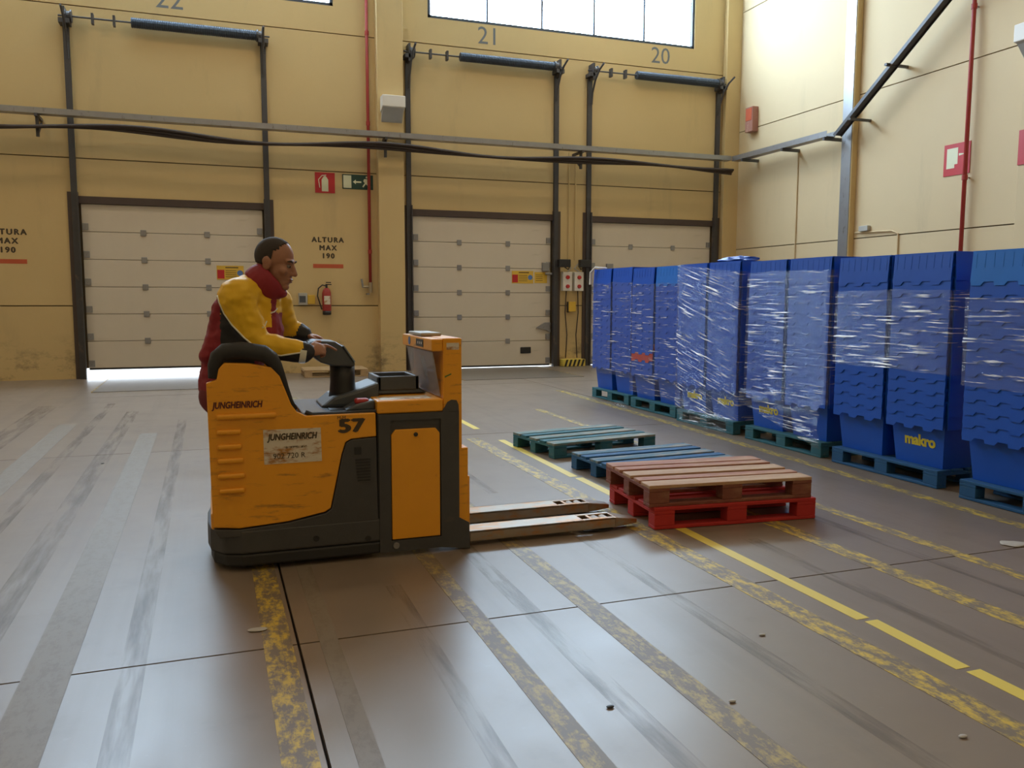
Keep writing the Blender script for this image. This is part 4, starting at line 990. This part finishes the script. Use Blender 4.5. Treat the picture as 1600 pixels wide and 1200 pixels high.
# jacket
j = MB()
dims = ((.140, .190, .11), (.150, .200, .12), (.160, .210, .13), (.160, .212, .13), (.120, .175, .10))
for i in range(4):
    for k in range(5):
        u = k/4; p = spine[i].lerp(spine[i+1], u); dd = tuple(x*(1-u)+y*u for x, y in zip(dims[i], dims[i+1])); j.ball(p, dd, tm, 20, 12)
back = [PX(362, 482, 5.02), PX(356, 520, 5.02), PX(343, 553, 5.0)]
for i in range(2):
    for k in range(5): j.ball(back[i].lerp(back[i+1], k/4), (.075, .15, .08), tm, 16, 10)
for k in range(5): j.ball(PX(404, 470, 5.05).lerp(PX(408, 530, 5.05), k/4), (.115, .16, .10), tm, 18, 12)
j.cone(spine[4], rs, .11, .108); j.cone(spine[4], ls, .11, .10)
j.cone(rs, re, .102, .084); j.cone(re, rw, .086, .062); j.cone(ls, le, .10, .078); j.cone(le, lw_, .076, .052)
rwd = (rw-re).normalized(); j.tube([rw, rw+rwd*.03], [.062, .058], 14)
jm = bake(j, .009, 5, 'jacket')
for v in jm.vertices:                                                    # folds
    n_ = noise.noise(Vector((v.co.x*9, v.co.y*9, v.co.z*13)))*.010 + noise.noise(Vector((v.co.x*22, v.co.y*22, v.co.z*30)))*.006
    v.co += v.normal*n_
def seg_d(p, a, c):
    t_ = max(0, min(1, (p-a).dot(c-a)/(c-a).length_squared)); return (p-a-(c-a)*t_).length
Zp = lambda px_, py_: T(px_, py_, 4.9)
pipe_pts = [Zp(*p) for p in ((341,446),(338,455),(342,472),(350,490),(362,507),(380,526),(400,543),(420,552),(437,554),(476,548),(500,546))]
def pipe_z(x):
    if x <= pipe_pts[1][0]: return pipe_pts[1][1]
    for (xa_, za_), (xb_, zb_) in zip(pipe_pts[1:], pipe_pts[2:]):
        if xa_ <= x <= xb_: return za_+(zb_-za_)*(x-xa_)/(xb_-xa_)
    return pipe_pts[-1][1]
yoke_x, yoke_z = Zp(418, 512); bx_, _ = Zp(344, 500); z490 = Zp(430, 490)[1]; zip0 = Zp(425, 490)[0]; zip1 = Zp(434, 490)[0]; fx_, _ = Zp(402, 500)
for p in jm.polygons:
    c = p.center
    dr = min(seg_d(c, rs, re)/.10, seg_d(c, re, rw)/.085); dl = min(seg_d(c, ls, le)/.095, seg_d(c, le, lw_)/.075)
    dt = min((c-s_).length/.19 for s_ in spine[1:4])
    side_d = (c-spine[3]).dot(TL)
    if dl < 1.12 and dl < dr and c.y > 5.1:
        tl = (c-le).dot((lw_-le).normalized())/(lw_-le).length
        p.material_index = 2 if tl > .72 or c.z < le.z-.055 else 0
    elif dr < 1.12 and dr < dt*1.05:
        tr_ = (c-re).dot(rwd)/(rw-re).length
        p.material_index = 0 if (c.z > pipe_z(c.x) and tr_ < .97) else (1 if c.x < bx_ and tr_ < .2 else 2)
    else:
        front = (c-spine[2]).dot(TF)
        if c.z > z490: p.material_index = 1 if (zip0 < c.x < zip1 and front > 0) or (c.z < pipe_z(c.x) and c.x < bx_) else 0
        elif c.z > yoke_z and c.x < zip0 and c.z > pipe_z(c.x): p.material_index = 0
        elif front > .04 and c.x > fx_-.02: p.material_index = 1
        elif bx_ < c.x < fx_+.05 and c.y < 5.1: p.material_index = 2
        else: p.material_index = 1
jk = attach(jm, 'jacket', ['jk_yellow', 'jk_red', 'jk_black'])
# collar: tall red ring round the neck
n0 = hp(-.035, 0, -.07); cz = (n0-nb).normalized(); q = MB()
cu_ = MB(); cm_ = Matrix((cz.orthogonal().normalized(), cz.cross(cz.orthogonal().normalized()), cz)).transposed()
ca, cb_ = PX(405, 449, 5.03), PX(423, 434, 5.02)
cdir = (cb_-ca).normalized()
cu_.tube([ca-cdir*.025, ca, ca.lerp(cb_, .5), cb_, cb_+cdir*.022], [.085, .118, .120, .108, .085], 22)
cu_.ball(hp(.030, 0, -.150), (.075, .075, .040), HM, 16, 10)
attach(bake(cu_, .008, 4, 'collar'), 'collar', ['jk_red'], jk)
# reflective piping and cuff band, raised on the cloth
import mathutils
bv = mathutils.bvhtree.BVHTree.FromPolygons([v.co+W[jk.name] for v in jm.vertices], [list(p.vertices) for p in jm.polygons])
pts = []
for (xa_, za_), (xb_, zb_) in zip(pipe_pts[:-1], pipe_pts[1:-1]):
    for i in range(5):
        x = xa_+(xb_-xa_)*i/5; z = za_+(zb_-za_)*i/5
        h_ = bv.ray_cast(Vector((x, 4.3, z)), Vector((0, 1, 0)))
        if h_[0]: pts.append(h_[0]+Vector((0, -.002, 0)))
if len(pts) > 3: MB().tube(pts, .0045, 6).build('reflective_piping', 'reflective', jk, smooth=True)
for chain in (((418, 516), (424, 513), (427, 506)), ((434, 492), (441, 490), (447, 484))):
    pp = []
    for a_ in chain:
        o_ = PX(*a_, 4.4); h_ = bv.ray_cast(o_, Vector((0, 1, 0)))
        if h_[0]: pp.append(h_[0]+Vector((0, -.003, 0)))
    if len(pp) > 1: MB().tube(pp, .004, 6).build('reflective_piping', 'reflective', jk)
cp = re+(rw-re)*.93; m = MB(); m.tube([cp-rwd*.002, cp+rwd*.034], [.071, .068], 20, caps=False)
m.f = [f for f in m.f if (sum((m.v[i] for i in f), Vector())/4).z < cp.z+.015]; m.mi = m.mi[:len(m.f)]
cb = m.build('cuff_band', 'reflective', jk, smooth=True)
# trousers and shoes
t_ = MB(); t_.ball(spine[0]+Vector((0, 0, -.02)), (.135, .18, .12), tm)
for s in (-1, 1):
    hip = spine[0]+TL*s*.09+Vector((0, 0, -.04)); knee = Vector((.20, 5.05+s*.11, .70)); ank = Vector((.16, 5.05+s*.12, .36))
    t_.cone(hip, knee, .105, .08); t_.cone(knee, ank, .08, .062)
attach(bake(t_, .01, 4, 'trousers'), 'trousers', ['trousers'])
for s in (-1, 1):
    m = MB(); a = Vector((.13, 5.05+s*.12, .305)); m.cone(a, a+Vector((.15, -.03, -.003)), .045, .042)
    for v in m.v: v.z = max(v.z, .2605)
    attach(bake(m, .008, 3, 'shoe'), 'shoe', ['black'])
